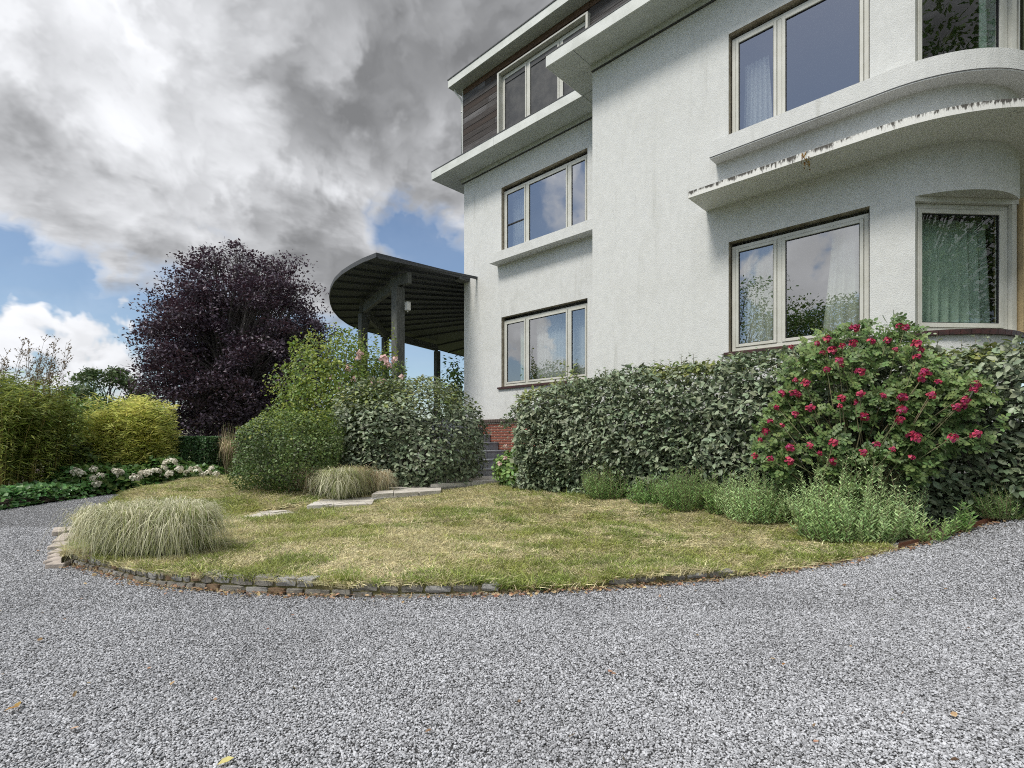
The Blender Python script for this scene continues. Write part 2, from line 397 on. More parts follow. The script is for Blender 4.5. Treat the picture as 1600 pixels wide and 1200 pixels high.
class MB:
    def __init__(s): s.v, s.f, s.m = [], [], []
    def add(s, vs, fs, m=0):
        k = len(s.v); s.v += [tuple(p) for p in vs]
        for f in fs: s.f.append([k + i for i in f]); s.m.append(m)
        return s
    def box(s, x0, x1, y0, y1, z0, z1, m=0):
        p = [(x, y, z) for z in (z0, z1) for y in (y0, y1) for x in (x0, x1)]
        return s.add(p, [(0, 2, 3, 1), (4, 5, 7, 6), (0, 1, 5, 4), (2, 6, 7, 3), (0, 4, 6, 2), (1, 3, 7, 5)], m)
    def obox(s, o, e, n, a0, a1, b0, b1, z0, z1, m=0):
        """box along the directions e (horizontal) and n (inward) from the plan point o"""
        p = [(o[0] + e[0] * a + n[0] * b, o[1] + e[1] * a + n[1] * b, z) for z in (z0, z1) for b in (b0, b1) for a in (a0, a1)]
        return s.add(p, [(0, 2, 3, 1), (4, 5, 7, 6), (0, 1, 5, 4), (2, 6, 7, 3), (0, 4, 6, 2), (1, 3, 7, 5)], m)
    def prism(s, pts, z0, z1, m=0, mt=None, mb=None):
        k = len(pts)
        z0 = z0 if hasattr(z0, '__len__') else [z0] * k
        z1 = z1 if hasattr(z1, '__len__') else [z1] * k
        vs = [(p[0], p[1], a) for p, a in zip(pts, z0)] + [(p[0], p[1], a) for p, a in zip(pts, z1)]
        s.add(vs, [(i, (i + 1) % k, k + (i + 1) % k, k + i) for i in range(k)], m)
        s.add([(p[0], p[1], a) for p, a in zip(pts, z1)], [list(range(k))], m if mt is None else mt)
        s.add([(p[0], p[1], a) for p, a in zip(pts, z0)], [list(range(k))[::-1]], m if mb is None else mb)
        return s
    def tube(s, pts, radii, seg=6, m=0, cap=True):
        pts = [Vector(p) for p in pts]
        rings, prev = [], None
        for i, p in enumerate(pts):
            d = (pts[min(i + 1, len(pts) - 1)] - pts[max(i - 1, 0)]).normalized()
            ref = prev if prev is not None else (Vector((1, 0, 0)) if abs(d.x) < 0.8 else Vector((0, 1, 0)))
            a = (ref - d * ref.dot(d)).normalized(); b = d.cross(a); prev = a
            r = radii[i] if hasattr(radii, '__len__') else radii
            rings.append([p + (a * math.cos(q) + b * math.sin(q)) * r for q in (2 * math.pi * j / seg for j in range(seg))])
        vs = [p for r in rings for p in r]
        fs = [(i * seg + j, i * seg + (j + 1) % seg, (i + 1) * seg + (j + 1) % seg, (i + 1) * seg + j)
              for i in range(len(pts) - 1) for j in range(seg)]
        if cap: fs += [tuple(range(seg))[::-1], tuple((len(pts) - 1) * seg + j for j in range(seg))]
        return s.add(vs, fs, m)
    def mesh(s, name, mats, smooth=False, bevel=0.0):
        me = bpy.data.meshes.new(name); me.from_pydata(s.v, [], s.f)
        for mm in (mats if isinstance(mats, (list, tuple)) else [mats]): me.materials.append(mm)
        me.polygons.foreach_set('material_index', s.m)
        if bevel:
            bm = bmesh.new(); bm.from_mesh(me)
            bmesh.ops.bevel(bm, geom=[e for e in bm.edges if len(e.link_faces) == 2 and e.calc_face_angle(0) > 0.5], offset=bevel, segments=1, affect='EDGES')
            bm.to_mesh(me); bm.free()
        if smooth: me.polygons.foreach_set('use_smooth', [True] * len(me.polygons))
        me.update()
        return me
    def build(s, name, mats, parent=None, loc=(0, 0, 0), rotz=0.0, smooth=False, bevel=0.0):
        return link(name, s.mesh(name, mats, smooth, bevel), parent, loc, rotz)


def P(px, py, D):
    return Vector(((px - CX) / FPX * D, D, CAM_H + (HOR - py) / FPX * D))


def vnoise(p, seed=0):
    """smooth value noise for an (N,3) array, 0..1"""
    p = np.asarray(p, float) + seed * 17.31
    i = np.floor(p).astype(np.int64); f = p - i; f = f * f * (3 - 2 * f)
    def hsh(a, b, c):
        n = (a * 374761393 + b * 668265263 + c * 2147483647 + seed * 974711) & 0xFFFFFFFF
        n = ((n ^ (n >> 13)) * 1274126177) & 0xFFFFFFFF
        return ((n ^ (n >> 16)) & 0xFFFF) / 65535.0
    r = 0
    for a in (0, 1):
        for b in (0, 1):
            for c in (0, 1):
                wgt = (f[:, 0] if a else 1 - f[:, 0]) * (f[:, 1] if b else 1 - f[:, 1]) * (f[:, 2] if c else 1 - f[:, 2])
                r = r + wgt * hsh(i[:, 0] + a, i[:, 1] + b, i[:, 2] + c)
    return r


def nrm(a): return a / np.maximum(np.linalg.norm(a, axis=1, keepdims=True), 1e-9)


# leaf templates: x across, y along the midrib, z out of the blade; unit length
LEAF = (np.array([(0, 0, 0), (.23, .33, .06), (.20, .68, .05), (0, 1, -.10), (-.20, .68, .05), (-.23, .33, .06), (0, .35, 0), (0, .7, -.03)]),
        [(0, 1, 6), (1, 2, 7, 6), (2, 3, 7), (0, 6, 5), (6, 7, 4, 5), (7, 3, 4)])
DIAM = (np.array([(0, 0, 0), (.26, .48, .05), (0, 1, -.06), (-.26, .48, .05)]), [(0, 1, 2), (0, 2, 3)])
WIDE = (np.array([(0, 0, 0), (.40, .45, .06), (0, 1, -.08), (-.40, .45, .06)]), [(0, 1, 2), (0, 2, 3)])
THIN = (np.array([(0, 0, 0), (.075, .4, .02), (0, 1, -.12), (-.075, .4, .02)]), [(0, 1, 2), (0, 2, 3)])
LANCE = (np.array([(0, 0, 0), (.13, .42, .03), (0, 1, -.08), (-.13, .42, .03)]), [(0, 1, 2), (0, 2, 3)])
OVAL = (np.array([(0, 0, 0), (.30, .25, .05), (.33, .62, .05), (0, 1, -.05), (-.33, .62, .05), (-.30, .25, .05)]), [(0, 1, 2, 3), (0, 3, 4, 5)])


def leaves_mesh(name, pos, axis, normal, size, tpl, mats, mi=None):
    V, F = tpl
    y = nrm(axis); z = normal - y * np.sum(normal * y, axis=1, keepdims=True); z = nrm(z); x = np.cross(y, z)
    size = np.broadcast_to(size, (len(pos),))[:, None, None]
    vv = pos[:, None, :] + size * (V[None, :, 0, None] * x[:, None, :] + V[None, :, 1, None] * y[:, None, :] + V[None, :, 2, None] * z[:, None, :])
    n, k = len(pos), len(V)
    me = bpy.data.meshes.new(name)
    me.vertices.add(n * k); me.vertices.foreach_set('co', vv.reshape(-1).astype(np.float32))
    lens = np.array([len(f) for f in F]); flat = np.concatenate([np.array(f) for f in F])
    loops = (np.arange(n)[:, None] * k + flat[None, :]).reshape(-1)
    tot = np.tile(lens, n); start = np.concatenate([[0], np.cumsum(tot)[:-1]])
    me.loops.add(len(loops)); me.loops.foreach_set('vertex_index', loops.astype(np.int32))
    me.polygons.add(len(tot)); me.polygons.foreach_set('loop_start', start.astype(np.int32)); me.polygons.foreach_set('loop_total', tot.astype(np.int32))
    for mm in (mats if isinstance(mats, (list, tuple)) else [mats]): me.materials.append(mm)
    if mi is not None: me.polygons.foreach_set('material_index', np.repeat(mi, len(F)).astype(np.int32))
    me.polygons.foreach_set('use_smooth', np.ones(len(tot), bool))
    me.update(calc_edges=True)
    return me


def rnd(n, k=3): return RNG.normal(size=(n, k))


def leaf_dirs(out, up=0.5, jit=0.6, droop=0.0):
    """blade normal and axis for leaves that face outwards and up"""
    n = len(out)
    nor = nrm(out * 0.75 + np.array([0, 0, up]) + rnd(n) * jit * 0.6)
    ax = rnd(n); ax[:, 2] += 0.35 - droop
    ax = ax - nor * np.sum(ax * nor, axis=1, keepdims=True) + out * 0.25
    return nrm(ax), nor


def blob_points(n, c, r, lump=0.14, lf=2.2, depth=0.28, floor=None, power=2.0, seed=0):
    """points in the outer shell of a lumpy ball, with outward directions"""
    d = nrm(rnd(n * 2))
    if power != 2.0:
        k = (np.sum(np.abs(d) ** power, axis=1, keepdims=True)) ** (-1 / power)
    else: k = 1.0
    q = d * k
    lumpf = 1 + lump * (2 * vnoise(d * lf + 5, seed) - 1) + lump * 0.5 * (2 * vnoise(d * lf * 2.7 + 9, seed + 1) - 1)
    dep = np.clip(RNG.exponential(depth * 0.45, len(d)), 0, 0.85)
    p = np.asarray(c) + q * np.asarray(r) * (lumpf * (1 - dep))[:, None]
    out = nrm(d / np.asarray(r))
    ok = np.ones(len(p), bool) if floor is None else p[:, 2] > floor
    p, out = p[ok][:n], out[ok][:n]
    return p, out


def foliage(parent, p, out, size, tpl, m, up=0.5, jit=0.6, droop=0.0, sv=0.3, name='foliage', mi=None):
    ax, nor = leaf_dirs(out, up, jit, droop)
    sz = size * (1 + sv * (2 * RNG.random(len(p)) - 1))
    base = np.array(parent.matrix_world.translation) if parent else np.zeros(3)
    o = link(name, leaves_mesh(name, p - (np.array(parent.location) if parent else 0), ax, nor, sz, tpl, m, mi), parent)
    o['kind'] = 'stuff'
    return o


def blades_mesh(name, root, tip, bend, width, mats, mi=None, seg=4, curl=0.0):
    """arching ribbons from root to tip; bend lifts the middle"""
    n = len(root)
    ts = np.linspace(0, 1, seg + 1)
    cv = rnd(n) * np.array([1, 1, .5]) * curl; cw = rnd(n) * np.array([1, 1, .5]) * curl * .6
    side = nrm(np.cross(tip - root + 1e-6, np.array([0, 0, 1.0])) + rnd(n) * 0.05)
    vs = []
    for q in ts:
        c = root * (1 - q) + tip * q + np.array([0, 0, 1.0]) * (bend * (4 * q * (1 - q)))[:, None] + cv * math.sin(math.pi * q) + cw * math.sin(2.2 * math.pi * q) if q != 0 else root
        wq = width * (1 - q ** 1.6) * 0.5 + 0.0004
        vs += [c - side * np.reshape(wq, (-1, 1)), c + side * np.reshape(wq, (-1, 1))]
    vv = np.stack(vs, axis=1)
    k = 2 * (seg + 1)
    F = np.array([(2 * i, 2 * i + 1, 2 * i + 3, 2 * i + 2) for i in range(seg)])
    loops = (np.arange(n)[:, None] * k + F.reshape(-1)[None, :]).reshape(-1)
    me = bpy.data.meshes.new(name)
    me.vertices.add(n * k); me.vertices.foreach_set('co', vv.reshape(-1).astype(np.float32))
    me.loops.add(len(loops)); me.loops.foreach_set('vertex_index', loops.astype(np.int32))
    np_ = n * seg
    me.polygons.add(np_); me.polygons.foreach_set('loop_start', (np.arange(np_) * 4).astype(np.int32)); me.polygons.foreach_set('loop_total', np.full(np_, 4, np.int32))
    for mm in (mats if isinstance(mats, (list, tuple)) else [mats]): me.materials.append(mm)
    if mi is not None: me.polygons.foreach_set('material_index', np.repeat(mi, seg).astype(np.int32))
    me.update(calc_edges=True)
    return me


def scatter(name, pts, rot, scl, idx, meshes):
    """one object that sets small pieces out on points"""
    col = bpy.data.collections.new(name + ' pieces')
    for i, me in enumerate(meshes):
        col.objects.link(bpy.data.objects.new('%s piece %02d' % (name, i), me))
    me = bpy.data.meshes.new(name)
    me.vertices.add(len(pts)); me.vertices.foreach_set('co', np.asarray(pts, np.float32).reshape(-1))
    a = me.attributes.new('rot', 'FLOAT_VECTOR', 'POINT'); a.data.foreach_set('vector', np.asarray(rot, np.float32).reshape(-1))
    a = me.attributes.new('scl', 'FLOAT_VECTOR', 'POINT'); a.data.foreach_set('vector', np.asarray(scl, np.float32).reshape(-1))
    a = me.attributes.new('idx', 'INT', 'POINT'); a.data.foreach_set('value', np.asarray(idx, np.int32))
    o = link(name, me); o['kind'] = 'stuff'
    g = bpy.data.node_groups.new(name, 'GeometryNodeTree')
    g.interface.new_socket('Geometry', in_out='INPUT', socket_type='NodeSocketGeometry')
    g.interface.new_socket('Geometry', in_out='OUTPUT', socket_type='NodeSocketGeometry')
    gi, go = g.nodes.new('NodeGroupInput'), g.nodes.new('NodeGroupOutput')
    ip = g.nodes.new('GeometryNodeInstanceOnPoints'); ci = g.nodes.new('GeometryNodeCollectionInfo')
    ci.inputs[0].default_value = col; ci.inputs['Separate Children'].default_value = True; ci.inputs['Reset Children'].default_value = True
    def na(nm, ty):
        n = g.nodes.new('GeometryNodeInputNamedAttribute'); n.data_type = ty; n.inputs[0].default_value = nm
        return n.outputs[0]
    er = g.nodes.new('FunctionNodeEulerToRotation')
    g.links.new(na('rot', 'FLOAT_VECTOR'), er.inputs[0])
    g.links.new(gi.outputs[0], ip.inputs['Points']); g.links.new(ci.outputs[0], ip.inputs['Instance'])
    ip.inputs['Pick Instance'].default_value = True
    g.links.new(na('idx', 'INT'), ip.inputs['Instance Index'])
    g.links.new(er.outputs[0], ip.inputs['Rotation']); g.links.new(na('scl', 'FLOAT_VECTOR'), ip.inputs['Scale'])
    g.links.new(ip.outputs[0], go.inputs[0])
    md = o.modifiers.new('scatter', 'NODES'); md.node_group = g
    return o


def catmull(pts, n=8):
    pts = [Vector(p) for p in pts]; out = []
    for i in range(len(pts) - 1):
        p0, p1, p2, p3 = pts[max(i - 1, 0)], pts[i], pts[i + 1], pts[min(i + 2, len(pts) - 1)]
        for k in range(n):
            q = k / n
            out.append(0.5 * (2 * p1 + (p2 - p0) * q + (2 * p0 - 5 * p1 + 4 * p2 - p3) * q * q + (3 * p1 - p0 - 3 * p2 + p3) * q ** 3))
    out.append(pts[-1])
    return out


def in_poly(pts, poly):
    poly = np.asarray([(p[0], p[1]) for p in poly]); x, y = pts[:, 0], pts[:, 1]
    r = np.zeros(len(pts), bool); j = len(poly) - 1
    for i in range(len(poly)):
        (xi, yi), (xj, yj) = poly[i], poly[j]
        c = ((yi > y) != (yj > y)) & (x < (xj - xi) * (y - yi) / (yj - yi + 1e-12) + xi)
        r ^= c; j = i
    return r


# ------------------------------------------------------------------ terrain
def gravel_z(x, y):
    x = np.asarray(x, float); d = np.clip(x - 1.8, 0, 3.2)
    f = np.clip((np.asarray(y, float) - 0.3) / 2.2, 0, 1); f = f * f * (3 - 2 * f)
    return 0.055 * d * d * f


def gpt(px, py):
    """where the view ray through the pixel meets the gravel"""
    lo, hi = 1.0, 30.0
    for _ in range(60):
        D = (lo + hi) / 2
        p = P(px, py, D)
        if p.z > float(gravel_z(p.x, p.y)): lo = D
        else: hi = D
    return P(px, py, lo)


front_px = [(110, 880), (160, 893), (240, 913), (330, 922), (430, 928), (560, 932), (700, 931), (800, 927), (900, 922), (1000, 915), (1130, 904), (1240, 890), (1330, 875), (1400, 858)]
front = catmull([gpt(*q) for q in front_px], 8)
bed_px = [(1400, 856, 4.62), (1300, 836, 5.05), (1200, 806, 5.8), (1120, 791, 6.3), (1050, 785, 6.7), (950, 775, 7.4), (850, 765, 8.3), (790, 760, 9.0)]
bed = [P(*q) for q in bed_px]
ctrl = [(p.x, p.y, p.z) for p in bed]
def rim(p):
    return float(np.interp(CX + FPX * p.x / p.y, [100, 480, 520, 580, 740, 790, 930, 970, 1110, 1150, 1400], [.085, .085, .055, .075, .075, .022, .022, .06, .06, .015, .012]))
for p in front[::3]: ctrl.append((p.x, p.y, float(gravel_z(p.x, p.y)) + rim(p)))
for q in ((600, 830, 5.6), (800, 840, 5.3), (1000, 830, 5.4), (300, 850, 4.9), (200, 876, 4.25), (300, 775, 8.2), (340, 753, 9.2), (250, 763, 9.0), (170, 778, 8.8), (128, 797, 7.6),
          (450, 760, 8.6), (540, 780, 7.9), (420, 812, 6.65), (530, 795, 7.3), (620, 777, 8.4), (725, 764, 9.4), (755, 745, 11.2), (640, 768, 9.2)):
    p = P(*q); ctrl.append((p.x, p.y, p.z))
for p in ((-6.6, 11, .25), (-4, 13, .3), (-3.4, 4.3, .06), (6, 6.5, .45), (4.6, 4.9, .40), (3.6, 5.2, .30), (0, 12, .2), (9, 6, .5), (-1.2, 14, .3), (5.2, 4.6, .46)): ctrl.append(p)
ctrl = np.array(ctrl)


def lawn_z(x, y):
    q = np.stack([np.asarray(x, float), np.asarray(y, float)], -1).reshape(-1, 2)
    d = np.sum((q[:, None, :] - ctrl[None, :, :2]) ** 2, axis=2) + 0.004
    wgt = d ** -1.6
    return (wgt @ ctrl[:, 2]) / wgt.sum(1)


def gz(x, y): return float(lawn_z([x], [y])[0])
def on_lawn(px, D): p = P(px, 700, D); return Vector((p.x, p.y, gz(p.x, p.y)))


def sheet(name, poly, zf, step, m, skirt=0.0, lift=0.0):
    poly = [(p[0], p[1]) for p in poly]
    xs, ys = zip(*poly)
    gx, gy = np.meshgrid(np.arange(min(xs), max(xs), step), np.arange(min(ys), max(ys), step))
    g = np.stack([gx.ravel(), gy.ravel()], 1) + RNG.uniform(-0.2, 0.2, (gx.size, 2)) * step
    g = g[in_poly(g, poly)]
    bp = np.array(poly)
    keep = np.min(np.sum((g[:, None] - bp[None]) ** 2, 2), axis=1) > (step * 0.35) ** 2
    g = g[keep]
    pts = [Vector(p) for p in poly] + [Vector(p) for p in g]
    k = len(poly)
    vs, _, fs, *_ = delaunay_2d_cdt(pts, [(i, (i + 1) % k) for i in range(k)], [], 1, 1e-5)
    a = np.array([(v.x, v.y) for v in vs]); z = np.asarray(zf(a[:, 0], a[:, 1])).reshape(-1) + lift
    mb = MB(); mb.add([(p[0], p[1], q) for p, q in zip(a, z)], [tuple(f) for f in fs])
    if skirt:
        pz = np.asarray(zf(bp[:, 0], bp[:, 1])).reshape(-1) + lift
        top = [(p[0], p[1], q) for p, q in zip(bp, pz)]; bot = [(p[0], p[1], q - skirt) for p, q in zip(bp, pz)]
        mb.add(top + bot, [(i, k + i, k + (i + 1) % k, (i + 1) % k) for i in range(k)])
    return mb.build(name, m, smooth=True)


lawn_poly = [(p.x, p.y) for p in front] + [(p.x, p.y) for p in catmull(bed, 5)[1:]] + [(-0.2, 10.2), (-1.6, 11.2), (-4.0, 11.5), (-6.3, 11.0), (-6.55, 9.4), (-6.15, 7.9), (-5.10, 6.2), (-4.2, 5.1), (-3.65, 4.25)]
bed_poly = [(p.x, p.y) for p in catmull(bed, 5)][::-1] + [gpt(1420, 857)[:2], gpt(1450, 846)[:2], gpt(1485, 836)[:2], gpt(1520, 825)[:2], gpt(1560, 813)[:2], gpt(1600, 801)[:2], (5.2, 4.75), (6.6, 4.6), (9.5, 5.2), (9.5, 8), (3, 14), (-2, 14), (-1.6, 11.2), (-0.2, 10.2)]

# ground to the horizon, then gravel, lawn, bed
gr = MB(); N_ = 64
gr.add([(0, 0, -0.06)] + [(math.cos(2 * math.pi * i / N_) * r, math.sin(2 * math.pi * i / N_) * r, -0.06) for r in (30, 900) for i in range(N_)],
       [(0, 1 + i, 1 + (i + 1) % N_) for i in range(N_)] + [(1 + i, 1 + N_ + i, 1 + N_ + (i + 1) % N_, 1 + (i + 1) % N_) for i in range(N_)])
tag(gr.build('ground', M['ground']), kind='structure')
drive_poly = [(-7.56, -7), (9.5, -7), (9.5, 6.5), (4, 6.0), (0, 11), (-4, 13), (-7.6, 13.5), (-7.7, 10.5), (-7.6, 9), (-7.56, 7), (-7.56, 3)]
tag(sheet('gravel_drive', drive_poly, gravel_z, 0.35, M['gravel_bed']), kind='structure')
tag(sheet('lawn', lawn_poly, lawn_z, 0.16, M['lawn'], 0.14), kind='structure')
tag(sheet('flower_bed', bed_poly, lambda x, y: np.maximum(lawn_z(x, y) - 0.012, gravel_z(x, y) + 0.02), 0.2, M['soil'], 0.14), kind='structure')

# ------------------------------------------------------------------ the house; local x runs along the front, local y into the house, local z is metres above the eye
HROT = math.atan2(-0.69429225, 0.71969318)
LW = 1.07                    # the left wing stands back by this much
AU, AV, AR = 4.25, 1.10, 1.10  # centre and radius of the rounded corner
house = tag(empty('house', (1.4003, 9.1350, CAM_H), HROT),
            'white rendered villa with a rounded corner, flat eaves and a timber clad top floor', 'house')


def HW(u, v, z=0.0): return house.matrix_basis @ Vector((u, v, z))


def front_path(off, u0=0.0, vend=7.0, step=5):
    p = [(u0, -off), (AU, -off)]
    p += [(AU + (AR + off) * math.sin(rad(a)), AV - (AR + off) * math.cos(rad(a))) for a in range(step, 91, step)]
    return p + [(AU + AR + off, vend)]


def wall(mb, path, zs, openings, m=0):
    """path: plan polyline; openings: (distance along from, to, z from, to); facing to the right-hand side of the path"""
    d = [0.0]
    for a, b in zip(path, path[1:]): d.append(d[-1] + math.dist(a, b))
    cuts = sorted(set(d + [q for o in openings for q in o[:2]]))
    zc = sorted(set(list(zs) + [q for o in openings for q in o[2:]]))
    def at(q):
        for i in range(len(path) - 1):
            if q <= d[i + 1] + 1e-9:
                f = (q - d[i]) / (d[i + 1] - d[i])
                return (path[i][0] + (path[i + 1][0] - path[i][0]) * f, path[i][1] + (path[i + 1][1] - path[i][1]) * f)
        return path[-1]
    for a, b in zip(cuts, cuts[1:]):
        for z0, z1 in zip(zc, zc[1:]):
            c, e = (a + b) / 2, (z0 + z1) / 2
            if any(o[0] < c < o[1] and o[2] < e < o[3] for o in openings): continue
            pa, pb = at(a), at(b)
            mb.add([(*pa, z0), (*pb, z0), (*pb, z1), (*pa, z1)], [(0, 1, 2, 3)], m)


WZ0, WZ1 = 1.225, 2.803          # ground floor windows
UZ0, UZ1 = 4.18, 5.777           # upper windows
A0, A1 = rad(12.1), rad(83.0)
s0, s1 = AU + AR * A0, AU + AR * A1
TOPZ = 6.45
mb = MB()
# arc distances along the polygon path differ a little from true arc length
pth = front_path(0.0)
def sdist(theta):
    k = int(math.degrees(theta) // 5); q = (math.degrees(theta) - 5 * k) / 5
    return AU + (k + q) * 2 * AR * math.sin(rad(2.5))
wall(mb, pth, (-1.2, TOPZ), [(2.355, 4.045, WZ0, WZ1), (2.355, 4.045, UZ0, UZ1), (sdist(A0), sdist(A1), WZ0, 2.79), (sdist(A0), sdist(A1), UZ0, UZ1)])
front_wall = mb.build('wall', M['stucco'], house)
mb = MB()
wall(mb, [(-4.642, 11), (-4.642, LW), (0.0, LW)], (0.37, TOPZ), [(11 - LW + 4.642 - 3.32, 11 - LW + 4.642 - 0.876, 1.19, 2.815), (11 - LW + 4.642 - 3.32, 11 - LW + 4.642 - 0.876, 4.18, 5.826)])
wall(mb, [(0.0, LW), (0.0, 0.0)], (-1.2, TOPZ), [])
wall(mb, [(5.35, 7.0), (5.35, 11), (-4.642, 11)], (-1.2, TOPZ), [])
mb.build('wall', M['stucco'], house)
# interior: floors and partition keep the rooms dark
mb = MB()
for z0 in (-0.1, 2.95, 6.3):
    mb.prism([(-4.5, 10.9), (-4.5, 1.35), (0.2, 1.35), (0.2, 0.35), (4.2, 0.35), (5.0, 1.3), (5.0, 10.9)], z0, z0 + 0.2)
mb.box(0.05, 0.15, 1.3, 10.9, -0.1, 6.4); mb.box(-4.4, 5, 5.2, 5.3, -0.1, 6.4)
mb.build('interior_wall', M['ply'], house)


def reveal(mb, pts_in, pts_out, z0, z1, m=0):
    """jambs, head and sill between the outer and inner rim of an opening (lists of plan points from left to right)"""
    (a, b), (c, d) = (pts_out[0], pts_out[-1]), (pts_in[0], pts_in[-1])
    mb.add([(*a, z0), (*c, z0), (*c, z1), (*a, z1)], [(0, 1, 2, 3)], m)
    mb.add([(*b, z0), (*b, z1), (*d, z1), (*d, z0)], [(0, 1, 2, 3)], m)
    ring = pts_out + pts_in[::-1]
    for z in (z0, z1): mb.add([(*p, z) for p in ring], [list(range(len(ring)))], m)


def window(o, e, n, wd, z0, z1, splits, parent, sash=None, glass='glass', ft=0.05, st=0.045, plain=()):
    """o: plan point at the left of the frame plane, e: along, n: inward; splits: mullion centres; sash: which lights open"""
    W = empty('window', parent=parent)
    fr, gk = MB(), MB()
    h0, h1 = z0, z1
    fr.obox(o, e, n, 0, ft, 0, .07, h0, h1); fr.obox(o, e, n, wd - ft, wd, 0, .07, h0, h1)
    fr.obox(o, e, n, ft, wd - ft, 0, .07, h1 - ft, h1); fr.obox(o, e, n, ft, wd - ft, 0, .07, h0, h0 + ft)
    xs = [ft] + [q for s_ in splits for q in (s_ - .03, s_ + .03)] + [wd - ft]
    for s_ in splits: fr.obox(o, e, n, s_ - .03, s_ + .03, 0, .07, h0 + ft, h1 - ft)
    for i in range(0, len(xs), 2):
        a, b, c, d = xs[i], xs[i + 1], h0 + ft, h1 - ft
        q = st
        fr.obox(o, e, n, a + .004, a + q, -.012, .05, c + .004, d - .004); fr.obox(o, e, n, b - q, b - .004, -.012, .05, c + .004, d - .004)
        fr.obox(o, e, n, a + q, b - q, -.012, .05, d - q, d - .004); fr.obox(o, e, n, a + q, b - q, -.012, .05, c + .004, c + q)
        a, b, c, d = a + q, b - q, c + q, d - q
        g = .009
        for bx in ((a, a + g, c, d), (b - g, b, c, d), (a + g, b - g, c, c + g), (a + g, b - g, d - g, d)):
            gk.obox(o, e, n, bx[0], bx[1], .002, .03, bx[2], bx[3])
        pm = MB(); pm.obox(o, e, n, a + .004, b - .004, .012, .018, c + .004, d - .004)
        pm.build('pane', M[glass], W)
    fr.build('frame', M['frame'], W, bevel=0.004); gk.build('gasket', M['gasket'], W)
    return W


def curtain(label, a, b, z0, z1, y, folds, m, amp=0.035, o=(0, 0), e=(1, 0), n=(0, 1), flare=0.0, group=None):
    """a hanging cloth between the distances a and b along e"""
    nx, nz = folds * 8, 6
    vs, fs = [], []
    ph = [R_.uniform(-.5, .5) for _ in range(nx + 1)]
    for j in range(nz + 1):
        f = j / nz
        for i in range(nx + 1):
            g = i / nx
            x = a + (b - a) * g + flare * (1 - f) * (g - .5) + 0.012 * math.sin(3 * f + ph[i])
            d = y + amp * math.sin(g * folds * 2 * math.pi + 0.8 * math.sin(5 * g) + ph[i] * .7) * (0.45 + 0.55 * (1 - f))
            vs.append((o[0] + e[0] * x + n[0] * d, o[1] + e[1] * x + n[1] * d, z0 + (z1 - z0) * f))
    for j in range(nz):
        for i in range(nx):
            k = j * (nx + 1) + i
            fs.append((k, k + 1, k + nx + 2, k + nx + 1))
    me = MB().add(vs, fs).mesh('curtain', M[m], True)
    ob = link('curtain', me); ob.matrix_world = house.matrix_basis.copy()
    tag(ob, label, 'curtain', group)


E1, N1 = (1, 0), (0, 1)
RD = 0.13
# windows of the right-hand block
for z0, z1 in ((WZ0, WZ1), (UZ0, UZ1)):
    mb = MB(); reveal(mb, [(2.355, RD), (4.045, RD)], [(2.355, 0), (4.045, 0)], z0, z1); mb.build('reveal', M['reveal'], house)
    window((2.375, 0.075), E1, N1, 1.65, z0 + .02, z1 - .055, [0.635], house, glass='glass')
# windows of the left wing
for z0, z1 in ((1.19, 2.815), (4.18, 5.826)):
    mb = MB(); reveal(mb, [(-3.32, LW + RD), (-.876, LW + RD)], [(-3.32, LW), (-.876, LW)], z0, z1); mb.build('reveal', M['reveal'], house)
    window((-3.30, LW + .075), E1, N1, 2.405, z0 + .02, z1 - .075, [0.71, 1.895], house, glass='glass' if z0 < 3 else 'glass_bright')
# windows of the rounded corner
A_, B_ = (AU + AR * math.sin(A0), AV - AR * math.cos(A0)), (AU + AR * math.sin(A1), AV - AR * math.cos(A1))
ch = math.dist(A_, B_); ce = ((B_[0] - A_[0]) / ch, (B_[1] - A_[1]) / ch); cn = (-ce[1], ce[0])
arcp = [(AU + AR * math.sin(A0 + (A1 - A0) * i / 12), AV - AR * math.cos(A0 + (A1 - A0) * i / 12)) for i in range(13)]
for z0, z1 in ((WZ0, 2.79), (UZ0, UZ1)):
    inn = [(A_[0] + cn[0] * .14, A_[1] + cn[1] * .14), (B_[0] + cn[0] * .14, B_[1] + cn[1] * .14)]
    mb = MB(); reveal(mb, inn, arcp, z0, z1); mb.build('reveal', M['frame'], house)
    hd = MB(); hd.obox(A_, ce, cn, 0.0, ch, -.004, .06, z1 - .06, z1 - .002); hd.build('head_board', M['frame'], house)
    window((A_[0] + cn[0] * .05 + ce[0] * .012, A_[1] + cn[1] * .05 + ce[1] * .012), ce, cn, ch - .10, z0 + .01, z1 - .062, [], house, glass='glass_clear', ft=.055, st=.055)
    jb = MB(); jb.obox(A_, ce, cn, ch - .085, ch - .03, .0, .1, z0 + .01, z1 - .062); jb.build('jamb_board', M['frame'], house)
jb = MB(); jb.obox(B_, (ce[0], ce[1]), cn, -.005, .16, -.05, .3, 1.225, 2.79); jb.build('render_edge', M['tan'], house)

